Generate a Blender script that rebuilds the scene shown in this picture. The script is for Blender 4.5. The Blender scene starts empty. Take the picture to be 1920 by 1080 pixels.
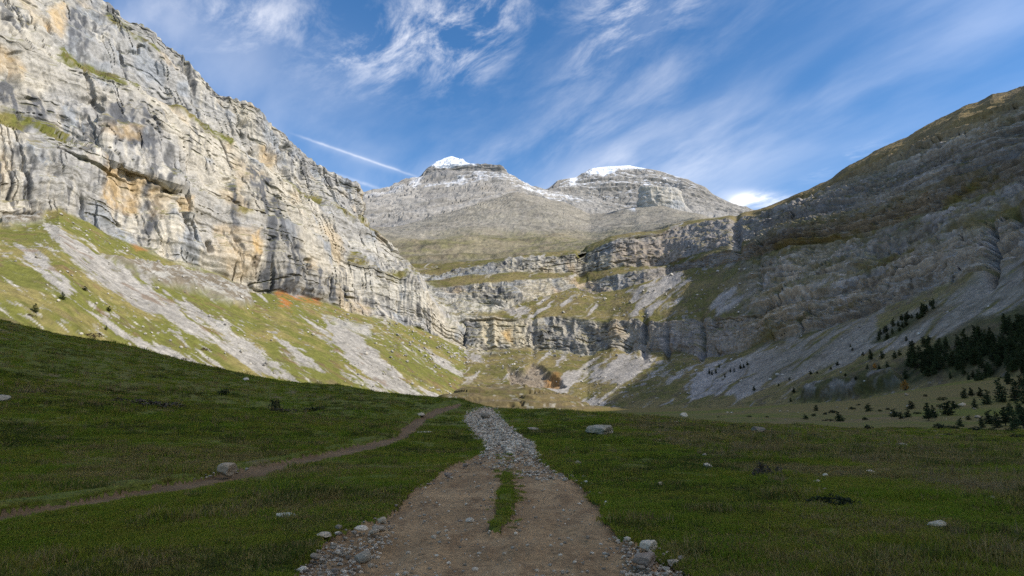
import bpy, math, random
import numpy as np
from mathutils import Vector, Matrix

SC = bpy.context.scene
COL = SC.collection
R = math.radians
f32 = np.float32

# ------------------------------------------------------------------ camera
FPX = 1280.0                      # focal length in pixels of the 1920 wide photograph
HORIZON = 757.0
PITCH = math.atan((HORIZON - 540.0) / FPX)
CAMZ = 1.65
cam_data = bpy.data.cameras.new("camera")
cam_data.sensor_width = 36.0
cam_data.lens = FPX / 1920.0 * 36.0
cam_data.clip_start = 0.1
cam_data.clip_end = 30000.0
camera = bpy.data.objects.new("camera", cam_data)
COL.objects.link(camera)
camera.location = (0, 0, CAMZ)
camera.rotation_euler = (math.pi / 2 + PITCH, 0, 0)
SC.camera = camera

# ------------------------------------------------------------------ sun and sky
SUN_AZ = 107.0                    # degrees clockwise from straight ahead (+Y)
SUN_EL = 35.6
sun_dir = Vector((math.sin(R(SUN_AZ)) * math.cos(R(SUN_EL)), math.cos(R(SUN_AZ)) * math.cos(R(SUN_EL)), math.sin(R(SUN_EL))))
sun_data = bpy.data.lights.new("sun", 'SUN')
sun_data.energy = 2.4
sun_data.angle = R(0.53)
sun_data.color = (1.0, 0.93, 0.82)
sun = bpy.data.objects.new("sun", sun_data)
COL.objects.link(sun)
sun.rotation_euler = sun_dir.to_track_quat('Z', 'Y').to_euler()

world = bpy.data.worlds.new("World")
SC.world = world
world.use_nodes = True

class NT:
    """small helper to write node trees"""
    def __init__(self, tree):
        self.t = tree
        self.n = tree.nodes
        self.l = tree.links
    def new(self, kind, **kw):
        nd = self.n.new(kind)
        for k, v in kw.items():
            setattr(nd, k, v)
        return nd
    def put(self, sock, v):
        if hasattr(v, 'is_output') or isinstance(v, bpy.types.NodeSocket):
            self.l.new(v, sock)
        else:
            sock.default_value = v
    def math(self, op, a, b=0.0, c=None, clamp=False):
        nd = self.new('ShaderNodeMath', operation=op, use_clamp=clamp)
        self.put(nd.inputs[0], a); self.put(nd.inputs[1], b)
        if c is not None: self.put(nd.inputs[2], c)
        return nd.outputs[0]
    def vmath(self, op, a, b=(0, 0, 0), out=0):
        nd = self.new('ShaderNodeVectorMath', operation=op)
        self.put(nd.inputs[0], a); self.put(nd.inputs[1], b)
        return nd.outputs[out]
    def noise(self, vec, scale, detail=4.0, rough=0.55, dist=0.0, lac=2.0):
        nd = self.new('ShaderNodeTexNoise')
        self.put(nd.inputs['Vector'], vec)
        nd.inputs['Scale'].default_value = scale
        nd.inputs['Detail'].default_value = detail
        nd.inputs['Roughness'].default_value = rough
        nd.inputs['Lacunarity'].default_value = lac
        nd.inputs['Distortion'].default_value = dist
        return nd.outputs[0]
    def ramp(self, v, a, b, lo=0.0, hi=1.0):
        nd = self.new('ShaderNodeMapRange', interpolation_type='SMOOTHSTEP')
        self.put(nd.inputs[0], v)
        nd.inputs[1].default_value = a; nd.inputs[2].default_value = b
        nd.inputs[3].default_value = lo; nd.inputs[4].default_value = hi
        return nd.outputs[0]
    def mix(self, fac, a, b, blend='MIX'):
        nd = self.new('ShaderNodeMix', data_type='RGBA', blend_type=blend)
        self.put(nd.inputs[0], fac); self.put(nd.inputs[6], a); self.put(nd.inputs[7], b)
        return nd.outputs[2]
    def mapping(self, vec, rot=(0, 0, 0), scale=(1, 1, 1), loc=(0, 0, 0)):
        nd = self.new('ShaderNodeMapping')
        self.put(nd.inputs[0], vec)
        nd.inputs['Location'].default_value = loc
        nd.inputs['Rotation'].default_value = rot
        nd.inputs['Scale'].default_value = scale
        return nd.outputs[0]

_fw = np.array([0, math.cos(PITCH), math.sin(PITCH)])
_up = np.array([0, -math.sin(PITCH), math.cos(PITCH)])
def ray(px, py):
    px = np.asarray(px, float); py = np.asarray(py, float)
    a = (px - 960) / FPX; b = (540 - py) / FPX
    d = np.stack([a, _fw[1] + b * _up[1], _fw[2] + b * _up[2]], -1)
    return d
def P(px, py, Y):
    """the point at forward distance Y that is seen at pixel (px, py) of the photograph"""
    d = ray(px, py)
    return d * (np.asarray(Y, float) / d[..., 1])[..., None] + np.array([0, 0, CAMZ])
def proj(p):
    q = p - np.array([0, 0, CAMZ])
    dz = q[..., 1] * _fw[1] + q[..., 2] * _fw[2]
    dz = np.where(np.abs(dz) < 1e-3, 1e-3, dz)
    return 960 + FPX * q[..., 0] / dz, 540 - FPX * (q[..., 1] * _up[1] + q[..., 2] * _up[2]) / dz

def build_sky():
    k = NT(world.node_tree)
    k.n.clear()
    out = k.new('ShaderNodeOutputWorld')
    bg = k.new('ShaderNodeBackground')
    bg.inputs['Strength'].default_value = SKY_STRENGTH
    sky = k.new('ShaderNodeTexSky', sky_type='NISHITA')
    sky.sun_disc = False
    sky.sun_elevation = R(SUN_EL)
    sky.sun_rotation = R(SUN_AZ)
    sky.altitude = 1800.0
    sky.air_density = 1.0
    sky.dust_density = DUST
    sky.ozone_density = OZONE
    d = k.new('ShaderNodeTexCoord').outputs['Generated']
    sep = k.new('ShaderNodeSeparateXYZ'); k.l.new(d, sep.inputs[0])
    zz = k.math('MAXIMUM', sep.outputs[2], 0.0)
    den = k.math('ADD', zz, 0.16)
    cx = k.math('DIVIDE', sep.outputs[0], den)
    cy = k.math('DIVIDE', sep.outputs[1], den)
    cmb = k.new('ShaderNodeCombineXYZ'); k.l.new(cx, cmb.inputs[0]); k.l.new(cy, cmb.inputs[1])
    pl = cmb.outputs[0]
    # high cirrus sheet: long soft streaks with fine fibres
    warp = k.new('ShaderNodeTexNoise'); k.l.new(pl, warp.inputs['Vector'])
    warp.inputs['Scale'].default_value = 1.6; warp.inputs['Detail'].default_value = 3.0
    wv = k.vmath('SCALE', k.vmath('SUBTRACT', warp.outputs['Color'], (0.5, 0.5, 0.5)), (0, 0, 0))
    wv.node.inputs['Scale'].default_value = 0.16
    pw = k.vmath('ADD', pl, wv)
    pr = k.mapping(pw, rot=(0, 0, R(-27)))
    fib = k.noise(k.mapping(pr, scale=(2.2, 0.7, 1)), 2.0, 9.0, 0.62, 0.15)
    fib2 = k.noise(k.mapping(k.mapping(pw, rot=(0, 0, R(-42))), scale=(3.0, 1.5, 1), loc=(3.1, 1.7, 0)), 3.0, 9.0, 0.66, 0.3)
    veil = k.noise(k.mapping(pr, scale=(1.1, 0.5, 1), loc=VLOC), 0.9, 4.0, 0.5)
    thin = k.math('MULTIPLY', k.ramp(fib, 0.36, 0.80), k.ramp(veil, 0.44, 0.66))
    total = k.math('MULTIPLY', thin, VEIL)
    def patch(px, py, rx, ry, rot, amt, tex, power=1.0):
        """a bank of cloud round one direction of the sky"""
        nonlocal total
        c = Vector(ray(px, py)); c.normalize()
        ex = Vector((c.y, -c.x, 0)).normalized(); ey = ex.cross(c)
        a = R(rot)
        e1 = ex * math.cos(a) + ey * math.sin(a); e2 = -ex * math.sin(a) + ey * math.cos(a)
        u = k.math('DIVIDE', k.vmath('DOT_PRODUCT', d, tuple(e1), 1), rx / FPX)
        v = k.math('DIVIDE', k.vmath('DOT_PRODUCT', d, tuple(e2), 1), ry / FPX)
        r2 = k.math('ADD', k.math('MULTIPLY', u, u), k.math('MULTIPLY', v, v))
        front = k.ramp(k.vmath('DOT_PRODUCT', d, tuple(c), 1), 0.2, 0.5)
        g = k.math('MULTIPLY', k.math('POWER', 2.718, k.math('MULTIPLY', r2, -1.0)), front)
        total = k.math('ADD', total, k.math('MULTIPLY', k.math('MULTIPLY', g, tex), amt * 0.75))
    wisp = k.ramp(fib2, 0.42, 0.74)
    fibs = k.noise(k.mapping(pr, scale=(1.5, 0.6, 1), loc=(1.0, 2.0, 0)), 2.2, 6.0, 0.5, 0.1)
    soft = k.ramp(fibs, 0.28, 0.78)
    patch(800, 55, 150, 62, 28, 0.80, wisp)
    patch(900, 70, 95, 60, 55, 0.60, wisp)
    patch(650, 100, 60, 22, 25, 0.45, wisp)
    patch(735, 145, 40, 14, 55, 0.30, wisp)
    patch(480, 30, 130, 50, 10, 0.50, wisp)
    patch(270, 40, 70, 70, 0, 0.55, soft)
    patch(480, 190, 200, 120, -20, 0.30, soft)
    patch(1210, 30, 150, 45, 32, 0.55, wisp)
    patch(1150, 15, 80, 30, 0, 0.45, wisp)
    patch(1480, 230, 330, 80, 24, 0.34, soft)
    patch(1200, 290, 260, 45, 12, 0.36, soft)
    patch(1800, 180, 230, 80, 12, 0.08, soft)
    patch(1590, 300, 60, 12, 18, 0.35, wisp)
    patch(1425, 374, 44, 12, -10, 1.0, k.ramp(fib2, 0.25, 0.6))
    patch(1375, 385, 32, 10, 20, 0.9, k.ramp(fib2, 0.2, 0.55))
    patch(700, 250, 150, 60, -15, 0.20, soft)
    # two contrails: great-circle streaks between two directions
    def trail(a, b, wid, amt):
        nonlocal total
        A = Vector(ray(*a)).normalized(); B = Vector(ray(*b)).normalized()
        n = A.cross(B).normalized(); m = (A + B).normalized(); t = n.cross(m)
        half = math.acos(max(-1, min(1, A.dot(B)))) / 2
        wob = k.math('MULTIPLY', k.math('SUBTRACT', k.noise(d, 60.0, 2.0), 0.5), 0.0020)
        off = k.math('DIVIDE', k.math('ADD', k.vmath('DOT_PRODUCT', d, tuple(n), 1), wob), wid / FPX)
        g = k.math('POWER', 2.718, k.math('MULTIPLY', k.math('MULTIPLY', off, off), -1.0))
        al = k.math('ABSOLUTE', k.vmath('DOT_PRODUCT', d, tuple(t), 1))
        ends = k.ramp(al, half * 0.55, half * 1.05, 1.0, 0.0)
        front = k.ramp(k.vmath('DOT_PRODUCT', d, tuple(m), 1), 0.2, 0.5)
        total = k.math('ADD', total, k.math('MULTIPLY', k.math('MULTIPLY', k.math('MULTIPLY', g, ends), front),
                       k.math('MULTIPLY', k.ramp(k.noise(d, 45.0, 4.0), 0.25, 0.7, 0.5, 1.0), amt)))
    trail((540, 248), (800, 338), 2.0, 0.22)
    trail((560, 258), (780, 332), 7.0, 0.08)
    trail((615, 322), (735, 362), 3.0, 0.18)
    cov = k.math('MINIMUM', total, 0.93)
    hsv = k.new('ShaderNodeHueSaturation')
    k.l.new(sky.outputs[0], hsv.inputs['Color'])
    hsv.inputs['Saturation'].default_value = SATUR
    # forward-scatter glow added to unseen sun-side cloud as fill for the shade
    cs = k.math('MAXIMUM', k.vmath('DOT_PRODUCT', d, tuple(sun_dir), 1), 0.0)
    lobe = k.math('ADD', k.math('MULTIPLY', k.math('POWER', cs, 4.0), SUN_FILL), 1.0)
    cc = k.vmath('SCALE', CLOUD_COLOR[:3]); k.put(cc.node.inputs['Scale'], lobe)
    col = k.mix(cov, hsv.outputs[0], cc)
    k.l.new(col, bg.inputs['Color'])
    k.l.new(bg.outputs[0], out.inputs[0])
    world.cycles.sampling_method = 'MANUAL'
    world.cycles.sample_map_resolution = 1024

SKY_STRENGTH = 0.082
SUN_FILL = 10.0
VLOC = (3.3, 5.2, 0)  # veil offset picked so unseen cloud near the sun adds fill light
VEIL = 0.34  # amount of cirrus, raised to add neutral fill light to the shade
SATUR = 1.25
DUST = 0.5
OZONE = 2.0
CLOUD_COLOR = (9.0, 8.7, 8.5, 1.0)
build_sky()

SC.render.engine = 'CYCLES'
SC.view_settings.view_transform = 'Standard'
SC.view_settings.look = 'None'
SC.view_settings.gamma = 1.0
SC.view_settings.exposure = 1.2
SC.view_settings.use_curve_mapping = False
SC.cycles.max_bounces = 6
SC.cycles.diffuse_bounces = 4
SC.cycles.glossy_bounces = 2
SC.cycles.transmission_bounces = 2
SC.cycles.use_denoising = False
SC.cycles.use_adaptive_sampling = False

# ------------------------------------------------------------------ noise and sheet helpers
_rng = np.random.default_rng(11)
TAB = (_rng.random((64, 64, 64)) * 2 - 1).astype(f32)
def vn(p, sc=(1, 1, 1), off=0.0):
    """value noise in -1..1 at the points p (N,3), each axis divided by sc"""
    q = [(p[..., i] / sc[i] + off * (1.37 + 0.71 * i)).astype(np.float64) for i in range(3)]
    ii, ff = [], []
    for a in q:
        fl = np.floor(a); t = (a - fl).astype(f32)
        ii.append(fl.astype(np.int64)); ff.append(t * t * t * (t * (t * 6 - 15) + 10))
    x0, y0, z0 = [a & 63 for a in ii]; x1, y1, z1 = [(a + 1) & 63 for a in ii]
    fx, fy, fz = ff
    def L(a, b, t): return a + (b - a) * t
    c0 = L(L(TAB[x0, y0, z0], TAB[x1, y0, z0], fx), L(TAB[x0, y1, z0], TAB[x1, y1, z0], fx), fy)
    c1 = L(L(TAB[x0, y0, z1], TAB[x1, y0, z1], fx), L(TAB[x0, y1, z1], TAB[x1, y1, z1], fx), fy)
    return L(c0, c1, fz)
_ca, _sa = math.cos(0.6), math.sin(0.6)
def rotp(p):
    return np.stack([p[..., 0] * _ca - p[..., 1] * _sa, p[..., 0] * _sa * .9 + p[..., 1] * _ca * .9 + p[..., 2] * .43, p[..., 2] * .9 - p[..., 1] * .43], -1)
def fbm(p, sc, octv=4, gain=0.5, off=0.0, rot=True):
    """fractal noise; sc a number or three axis sizes"""
    if not hasattr(sc, '__len__'): sc = (sc, sc, sc)
    s = np.zeros(p.shape[:-1], f32); a = 1.0; tot = 0.0
    q = rotp(p) if rot else p
    for o in range(octv):
        s += a * vn(q, [c / 2 ** o for c in sc], off + o * 5.3)
        tot += a; a *= gain
    return s / tot * 1.5
def ss(x, a, b):
    t = np.clip((x - a) / (b - a), 0, 1)
    return t * t * (3 - 2 * t)
def mixc(c, m, col):
    return c + (np.asarray(col, f32) - c) * m[..., None]
def polymask(px, py, poly, soft):
    """1 inside the outline, fading over soft pixels across its edge"""
    poly = np.asarray(poly, float); n = len(poly)
    d2 = np.full(px.shape, 1e12); ins = np.zeros(px.shape, bool)
    for i in range(n):
        ax, ay = poly[i]; bx, by = poly[(i + 1) % n]
        ex, ey = bx - ax, by - ay
        t = np.clip(((px - ax) * ex + (py - ay) * ey) / (ex * ex + ey * ey + 1e-9), 0, 1)
        d2 = np.minimum(d2, (px - ax - t * ex) ** 2 + (py - ay - t * ey) ** 2)
        cr = ((ay > py) != (by > py))
        with np.errstate(divide='ignore', invalid='ignore'):
            xi = ax + (py - ay) / (by - ay if by != ay else 1e-9) * ex
        ins ^= cr & (px < xi)
    sd = np.sqrt(d2) * np.where(ins, 1, -1)
    return ss(sd, -soft, soft).astype(f32)
def linemask(px, py, pts, wid):
    pts = np.asarray(pts, float); d2 = np.full(px.shape, 1e12)
    w = np.zeros(px.shape)
    for i in range(len(pts) - 1):
        ax, ay = pts[i][:2]; bx, by = pts[i + 1][:2]
        ex, ey = bx - ax, by - ay
        t = np.clip(((px - ax) * ex + (py - ay) * ey) / (ex * ex + ey * ey + 1e-9), 0, 1)
        d2 = np.minimum(d2, (px - ax - t * ex) ** 2 + (py - ay - t * ey) ** 2)
    return (1 - ss(np.sqrt(d2), wid * 0.5, wid * 1.3)).astype(f32)

def line(us, knots):
    """positions along a traced line: knots (u, py, Y), (u, px, py, Y) or (u, 'w', x, y, z)"""
    U, Q = [], []
    for kn in knots:
        U.append(kn[0])
        if len(kn) == 5: Q.append(np.array(kn[2:], float))
        elif len(kn) == 4: Q.append(P(kn[1], kn[2], kn[3]))
        else: Q.append(P(kn[0], kn[1], kn[2]))
    Q = np.array(Q); U = np.array(U, float)
    return np.stack([np.interp(us, U, Q[:, i]) for i in range(3)], -1)

def grid_normals(G):
    du = np.gradient(G, axis=1); dv = np.gradient(G, axis=0)
    n = np.cross(du, dv)
    n /= np.linalg.norm(n, axis=-1, keepdims=True) + 1e-12
    return n
def smooth_grid(G, it):
    for _ in range(it):
        A = np.pad(G, ((1, 1), (1, 1), (0, 0)), mode='edge')
        A[0] = 2 * A[1] - A[2]; A[-1] = 2 * A[-2] - A[-3]
        A[:, 0] = 2 * A[:, 1] - A[:, 2]; A[:, -1] = 2 * A[:, -2] - A[:, -3]
        G = (A[1:-1, 1:-1] * 2 + A[:-2, 1:-1] + A[2:, 1:-1] + A[1:-1, :-2] + A[1:-1, 2:]) / 6
    return G
def make_sheet(us, lines, rows):
    """rows[i] = number of mesh rows between line i and line i+1; returns grid, v (line index as float)"""
    L = [line(us, k) for k in lines]
    G, V = [], []
    for i in range(len(L) - 1):
        n = rows[i]
        for j in range(n):
            t = j / n
            G.append(L[i] + (L[i + 1] - L[i]) * t); V.append(i + t)
    G.append(L[-1]); V.append(len(L) - 1)
    G = np.array(G); V = np.repeat(np.array(V)[:, None], len(us), 1)
    return G, V

def link(o, parent=None):
    COL.objects.link(o)
    if parent is not None: o.parent = parent
    return o
def tag(o, label=None, cat=None, group=None, kind=None):
    if label: o['label'] = label
    if cat: o['category'] = cat
    if group: o['group'] = group
    if kind: o['kind'] = kind
    return o
def grid_mesh(name, G, col, mat, smooth=False, flip=False, keep=None, extra=None):
    nv, nu = G.shape[:2]
    idx = np.arange(nv * nu, dtype=np.int32).reshape(nv, nu)
    q = np.stack([idx[:-1, :-1], idx[:-1, 1:], idx[1:, 1:], idx[1:, :-1]], -1).reshape(-1, 4)
    if flip: q = q[:, ::-1]
    if keep is not None:
        kq = keep[:-1, :-1] | keep[1:, 1:] | keep[1:, :-1] | keep[:-1, 1:]
        q = q[kq.reshape(-1)]
    me = bpy.data.meshes.new(name)
    me.vertices.add(nv * nu); me.vertices.foreach_set('co', G.astype(f32).reshape(-1))
    me.loops.add(len(q) * 4); me.loops.foreach_set('vertex_index', np.ascontiguousarray(q, np.int32).reshape(-1))
    me.polygons.add(len(q)); me.polygons.foreach_set('loop_start', np.arange(0, len(q) * 4, 4, dtype=np.int32))
    me.update(calc_edges=True)
    me.polygons.foreach_set('use_smooth', np.full(len(q), smooth))
    if col is not None:
        at = me.attributes.new('albedo', 'FLOAT_COLOR', 'POINT')
        at.data.foreach_set('color', np.concatenate([np.clip(col, 0.004, 0.9), np.ones(col.shape[:-1] + (1,), f32)], -1).astype(f32).reshape(-1))
    if extra:
        for nm, v in extra.items():
            at = me.attributes.new(nm, 'FLOAT', 'POINT'); at.data.foreach_set('value', v.astype(f32).reshape(-1))
    me.materials.append(mat)
    o = bpy.data.objects.new(name, me)
    return link(o)

def mat_new(name):
    m = bpy.data.materials.new(name); m.use_nodes = True
    k = NT(m.node_tree); k.n.clear()
    out = k.new('ShaderNodeOutputMaterial'); b = k.new('ShaderNodeBsdfPrincipled')
    k.l.new(b.outputs[0], out.inputs[0])
    b.inputs['Roughness'].default_value = 0.92
    b.inputs['Specular IOR Level'].default_value = 0.15
    return m, k, b
def terrain_material(name, big, fine, contrast, bump, stretch=(1, 1, 1)):
    """rock, scree and turf of one slope: mapped ground colour broken up by grain at two sizes, with relief"""
    m, k, b = mat_new(name)
    pos = k.new('ShaderNodeNewGeometry').outputs['Position']
    v = k.mapping(pos, scale=stretch)
    n1 = k.noise(v, 1.0 / big, 6.0, 0.65, 0.3)
    n2 = k.noise(v, 1.0 / fine, 5.0, 0.7)
    at = k.new('ShaderNodeAttribute', attribute_name='albedo')
    g = k.math('ADD', k.math('MULTIPLY', n1, 0.6), k.math('MULTIPLY', n2, 0.4))
    f = k.ramp(g, 0.3, 0.7, 1.0 - contrast, 1.0 + contrast * 0.8)
    cc = k.vmath('SCALE', at.outputs['Color']); k.put(cc.node.inputs['Scale'], f)
    k.l.new(cc, b.inputs['Base Color'])
    bp = k.new('ShaderNodeBump'); bp.inputs['Strength'].default_value = bump
    bp.inputs['Distance'].default_value = big * 0.35
    k.l.new(g, bp.inputs['Height']); k.l.new(bp.outputs[0], b.inputs['Normal'])
    return m
# ------------------------------------------------------------------ rock walls and slopes of the cirque
def sharp(x, k=0.25): return x / (np.abs(x) + k)
def quant(x, n):
    y = x * n; fl = np.floor(y); t = y - fl
    return (fl + ss(t, 0.35, 0.65)) / n
def rock_disp(p, s=1.0, strata=1.0, flute=1.0, block=1.0, fine=1.0, dip=(0, 0)):
    w = fbm(p, 70 * s, 2, off=3.0)
    q = p.copy()
    q[..., 2] = p[..., 2] + dip[0] * p[..., 0] + dip[1] * p[..., 1] + 5 * s * w
    d = np.zeros(p.shape[:-1], f32)
    if strata:
        d += strata * (1.9 * s * sharp(vn(q, (260 * s, 260 * s, 13 * s), 1.0)) + 1.0 * s * sharp(vn(q, (120 * s, 120 * s, 4.6 * s), 2.0)))
    if flute:
        qf = q.copy(); qf[..., 0] += 4 * s * w; qf[..., 1] += 4 * s * w
        d += flute * (2.4 * s * (0.5 - np.abs(vn(qf, (13 * s, 13 * s, 110 * s), 4.0)) * 1.6) + 1.2 * s * sharp(vn(qf, (5 * s, 5 * s, 46 * s), 6.0), 0.35))
    if block:
        d += block * (4.0 * s * quant(fbm(q, (34 * s, 34 * s, 22 * s), 3, 0.55, 7.0), 3) + 1.6 * s * quant(fbm(q, (11 * s, 11 * s, 7 * s), 2, 0.5, 9.0), 3))
    if fine:
        d += fine * (0.9 * s * fbm(p, 4.5 * s, 3, 0.6, 12.0))
    return d

def bedding(G, V, px, seed, k=1.0):
    """coordinate that follows the traced beds: along, across, depth"""
    w = fbm(G, 60, 3, .55, seed)
    return np.stack([px / (150.0 * k) + .15 * w, V * 9.0 / k + .55 * w, np.zeros_like(px)], -1)
def crease(n, w): return 1 - ss(np.abs(n), 0, w)

def rock_colour(p, grey=(.33, .325, .31), cream=(.47, .425, .335), blue=(.27, .285, .30), dark=(.10, .10, .10), orange=(.44, .27, .11), s=1.0, streak=1.0, warm=0.5, w0=0.0):
    n1 = fbm(p, 85 * s, 3, 0.55, 21.0); n2 = fbm(p, (26 * s, 26 * s, 40 * s), 3, 0.55, 24.0)
    c = np.zeros(p.shape, f32) + np.asarray(grey, f32)
    c = mixc(c, ss(n1 + w0, -0.25, 0.55), cream)
    c = mixc(c, 0.75 * ss(n2 - 0.5 * n1, 0.25, 0.7), blue)
    c = mixc(c, warm * ss(fbm(p, (48 * s, 48 * s, 60 * s), 3, 0.55, 27.0) + w0, 0.38, 0.8), orange)
    # water streaks down the face
    qs = p.copy(); wob = 2.0 * s * fbm(p, 30 * s, 2, 0.5, 30.0); qs[..., 0] += wob; qs[..., 1] += wob
    st = 0.62 * vn(qs, (6.5 * s, 6.5 * s, 75 * s), 31.0) + 0.5 * vn(qs, (2.6 * s, 2.6 * s, 40 * s), 33.0)
    zone = ss(fbm(p, (55 * s, 55 * s, 75 * s), 2, 0.5, 35.0), -0.25, 0.55)
    c = mixc(c, np.clip(streak * zone * ss(st, 0.04, 0.42), 0, 0.88), dark)
    c = mixc(c, np.clip(0.55 * streak * zone * ss(-st, 0.2, 0.55), 0, 0.6), np.asarray(cream) * 1.18)
    # thin bedding lines
    bed = vn(p, (160 * s, 160 * s, 1.7 * s), 40.0) + 0.5 * vn(p, (70 * s, 70 * s, 4.0 * s), 41.0)
    c *= (1 - 0.22 * ss(bed, 0.35, 0.9))[..., None]
    c *= (1 + 0.16 * fbm(p, 3.0 * s, 2, 0.6, 44.0))[..., None]
    return c
def turf_colour(p, green=(.130, .132, .030), dry=(.205, .172, .062), brown=(.12, .095, .05), s=1.0, w=0.0):
    a = fbm(p, 40 * s, 4, 0.6, 51.0); b = fbm(p, 9 * s, 3, 0.6, 54.0)
    c = np.zeros(p.shape, f32) + np.asarray(green, f32)
    c = mixc(c, ss(a + 0.4 * b + w, -0.1, 0.75), dry)
    c = mixc(c, 0.7 * ss(b - 0.3 * a + w, 0.35, 0.85), brown)
    return c * (1 + 0.2 * fbm(p, 2.5 * s, 2, 0.6, 57.0))[..., None]
def scree_colour(p, base=(.285, .267, .235), s=1.0):
    n = fbm(p, 3.0 * s, 3, 0.7, 61.0); m = fbm(p, 25 * s, 3, 0.5, 63.0)
    c = np.zeros(p.shape, f32) + np.asarray(base, f32)
    return c * (1 + 0.34 * n + 0.14 * m)[..., None]

def finish(G, dsp, orient=True):
    """push a sheet out along its own normals"""
    n = grid_normals(smooth_grid(G, 6))
    c = np.array([0, 0, CAMZ]) - G
    if np.mean(np.sum(n * c, -1)) < 0: n = -n
    G2 = G + n * dsp[..., None]
    n2 = grid_normals(G2)
    if np.mean(np.sum(n2 * n, -1)) < 0: n2 = -n2
    return G2, n2
def wraps(us, G):
    return np.repeat(us[None, :], G.shape[0], 0)

M_CLIFF = terrain_material('weathered_limestone', 5.0, 1.1, 0.26, 0.35, (1, 1, 0.6))
M_FARROCK = terrain_material('far_limestone', 16.0, 4.0, 0.30, 0.6)
M_SHADEROCK = terrain_material('grey_limestone', 5.0, 1.3, 0.40, 0.7)

# ---- left wall: talus, main face, ledge, upper face, rim
def left_wall():
    us = np.concatenate([np.arange(-220, 0, 5.0), np.arange(0, 690, 1.55), np.arange(690, 876, 1.3)])
    YB = lambda u: np.interp(u, [-220, 0, 270, 500, 640, 750, 843, 880], [470, 560, 680, 800, 900, 980, 1050, 1075])
    def K(pts, dy): return [(u, py, YB(u) + dy) if len(t) == 2 else t for t in pts for (u, py) in [t[:2]]]
    foot = [(-220, 700, 190), (0, 690, 230), (250, 730, 330), (500, 755, 430), (700, 768, 540), (880, 772, 720)]
    base = [(-220, 300), (0, 412), (60, 405), (110, 392), (200, 438), (270, 466), (340, 492), (420, 520), (470, 545), (520, 548), (560, 556), (640, 577), (700, 592), (750, 602), (800, 624), (843, 639), (880, 654)]
    s1 = [(-220, 60), (0, 212), (120, 262), (190, 296), (200, 302), (270, 331), (335, 353), (345, 356), (450, 402), (560, 452), (640, 480), (700, 497), (745, 512), (775, 525), (806, 560), (843, 604), (880, 622)]
    s2 = [(-220, 45), (0, 192), (120, 248), (190, 294), (200, 299), (270, 327), (335, 348), (345, 354), (450, 399), (560, 448), (640, 474), (700, 490), (745, 500), (775, 515), (806, 546), (843, 600), (880, 615)]
    foot2 = foot
    k_s1 = [(u, py, YB(u) + (30 if (195 < u < 340) else 20 if u < 700 else 15)) for u, py in s1]
    k_s2 = [(u, py, YB(u) + (15 if (195 < u < 340) else 44 if u < 130 else 28 if u < 700 else 30)) for u, py in s2]
    a1 = [(-220, -90), (0, 50), (115, 110), (180, 128), (260, 160), (310, 206), (380, 236), (440, 262), (500, 318), (560, 372), (640, 402), (672, 414), (700, 428), (735, 442), (750, 460)]
    a2 = [(-220, -105), (0, 38), (115, 98), (180, 118), (260, 150), (310, 197), (380, 225), (440, 253), (500, 310), (560, 363), (640, 390), (668, 402)]
    k_a1 = [(u, py, YB(u) + 62) for u, py in a1] + [(775, 749, 478, 1130), (806, 744, 492, 1230), (843, 738, 500, 1350), (880, 730, 510, 1450)]
    k_a2 = [(u, py, YB(u) + 92) for u, py in a2] + [(700, 671, 404, 1090), (735, 670, 406, 1190), (750, 668, 408, 1240), (880, 650, 430, 1500)]
    rim = [(-220, -340), (0, -150), (120, -62), (200, -3), (240, 29), (280, 47), (313, 77), (347, 101), (367, 127), (400, 163), (420, 180), (467, 197), (497, 223), (537, 248), (553, 272), (580, 296), (620, 317), (640, 330), (667, 345)]
    k_rim = [(u, py, YB(u) + 128 + max(0, 300 - u) * 0.1) for u, py in rim] + [(690, 672, 358, 1110), (700, 671, 362, 1150), (735, 668, 366, 1260), (750, 666, 372, 1320), (880, 640, 400, 1600)]
    Lr = [(k[0],) + (('w',) + tuple((P(k[0], k[1], k[2]) if len(k) == 3 else P(k[1], k[2], k[3])) + np.array([-60, 70, 12]))) for k in k_rim]
    Lr2 = [(k[0],) + (('w',) + tuple((P(k[0], k[1], k[2]) if len(k) == 3 else P(k[1], k[2], k[3])) + np.array([-260, 240, 20]))) for k in k_rim]
    k_base = [(u, py, YB(u)) for u, py in base]
    k_base = [(u, py, Y + (0 if u < 60 or u > 480 else 0)) for u, py, Y in k_base]
    G, V = make_sheet(us, [foot, k_base, k_s1, k_s2, k_a1, k_a2, k_rim, Lr, Lr2], [190, 120, 6, 90, 12, 90, 12, 6])
    G = smooth_grid(G, 1)
    px, py = proj(G)
    wx = px + 7 * fbm(G, 22, 3, 0.6, 71.0); wy = py + 5 * fbm(G, 22, 3, 0.6, 72.0)
    rock = ss(V + 0.06 * fbm(G, 45, 3, 0.6, 73.0), 0.97, 1.03)
    # the bushy rock step below the grass ramp, and small outcrops on the slope
    step = polymask(wx, wy, [(0, 370), (70, 375), (80, 415), (20, 428), (0, 425)], 4)
    step = np.maximum(step, polymask(wx, wy, [(185, 478), (235, 490), (300, 500), (400, 518), (460, 545), (470, 575), (430, 575), (380, 552), (310, 538), (255, 518)], 5))
    step2 = np.maximum(polymask(wx, wy, [(405, 600), (435, 610), (432, 628), (410, 622)], 4), polymask(wx, wy, [(610, 590), (650, 600), (700, 612), (690, 630), (640, 612)], 5))
    rockish = np.maximum(rock, 0.8 * np.maximum(step, step2))
    amp = rockish
    d = rock_disp(G, 1.15, .55, .9, .55, .55) * amp
    qv = G.copy(); qv[..., 2] += 10 * fbm(G, 50, 2, .5, 87.0)
    d += rock * 6.0 * (quant(vn(qv, (38, 38, 420), 88.0), 3) + .35 * fbm(G, (60, 60, 40), 2, .5, 90.0))
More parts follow.
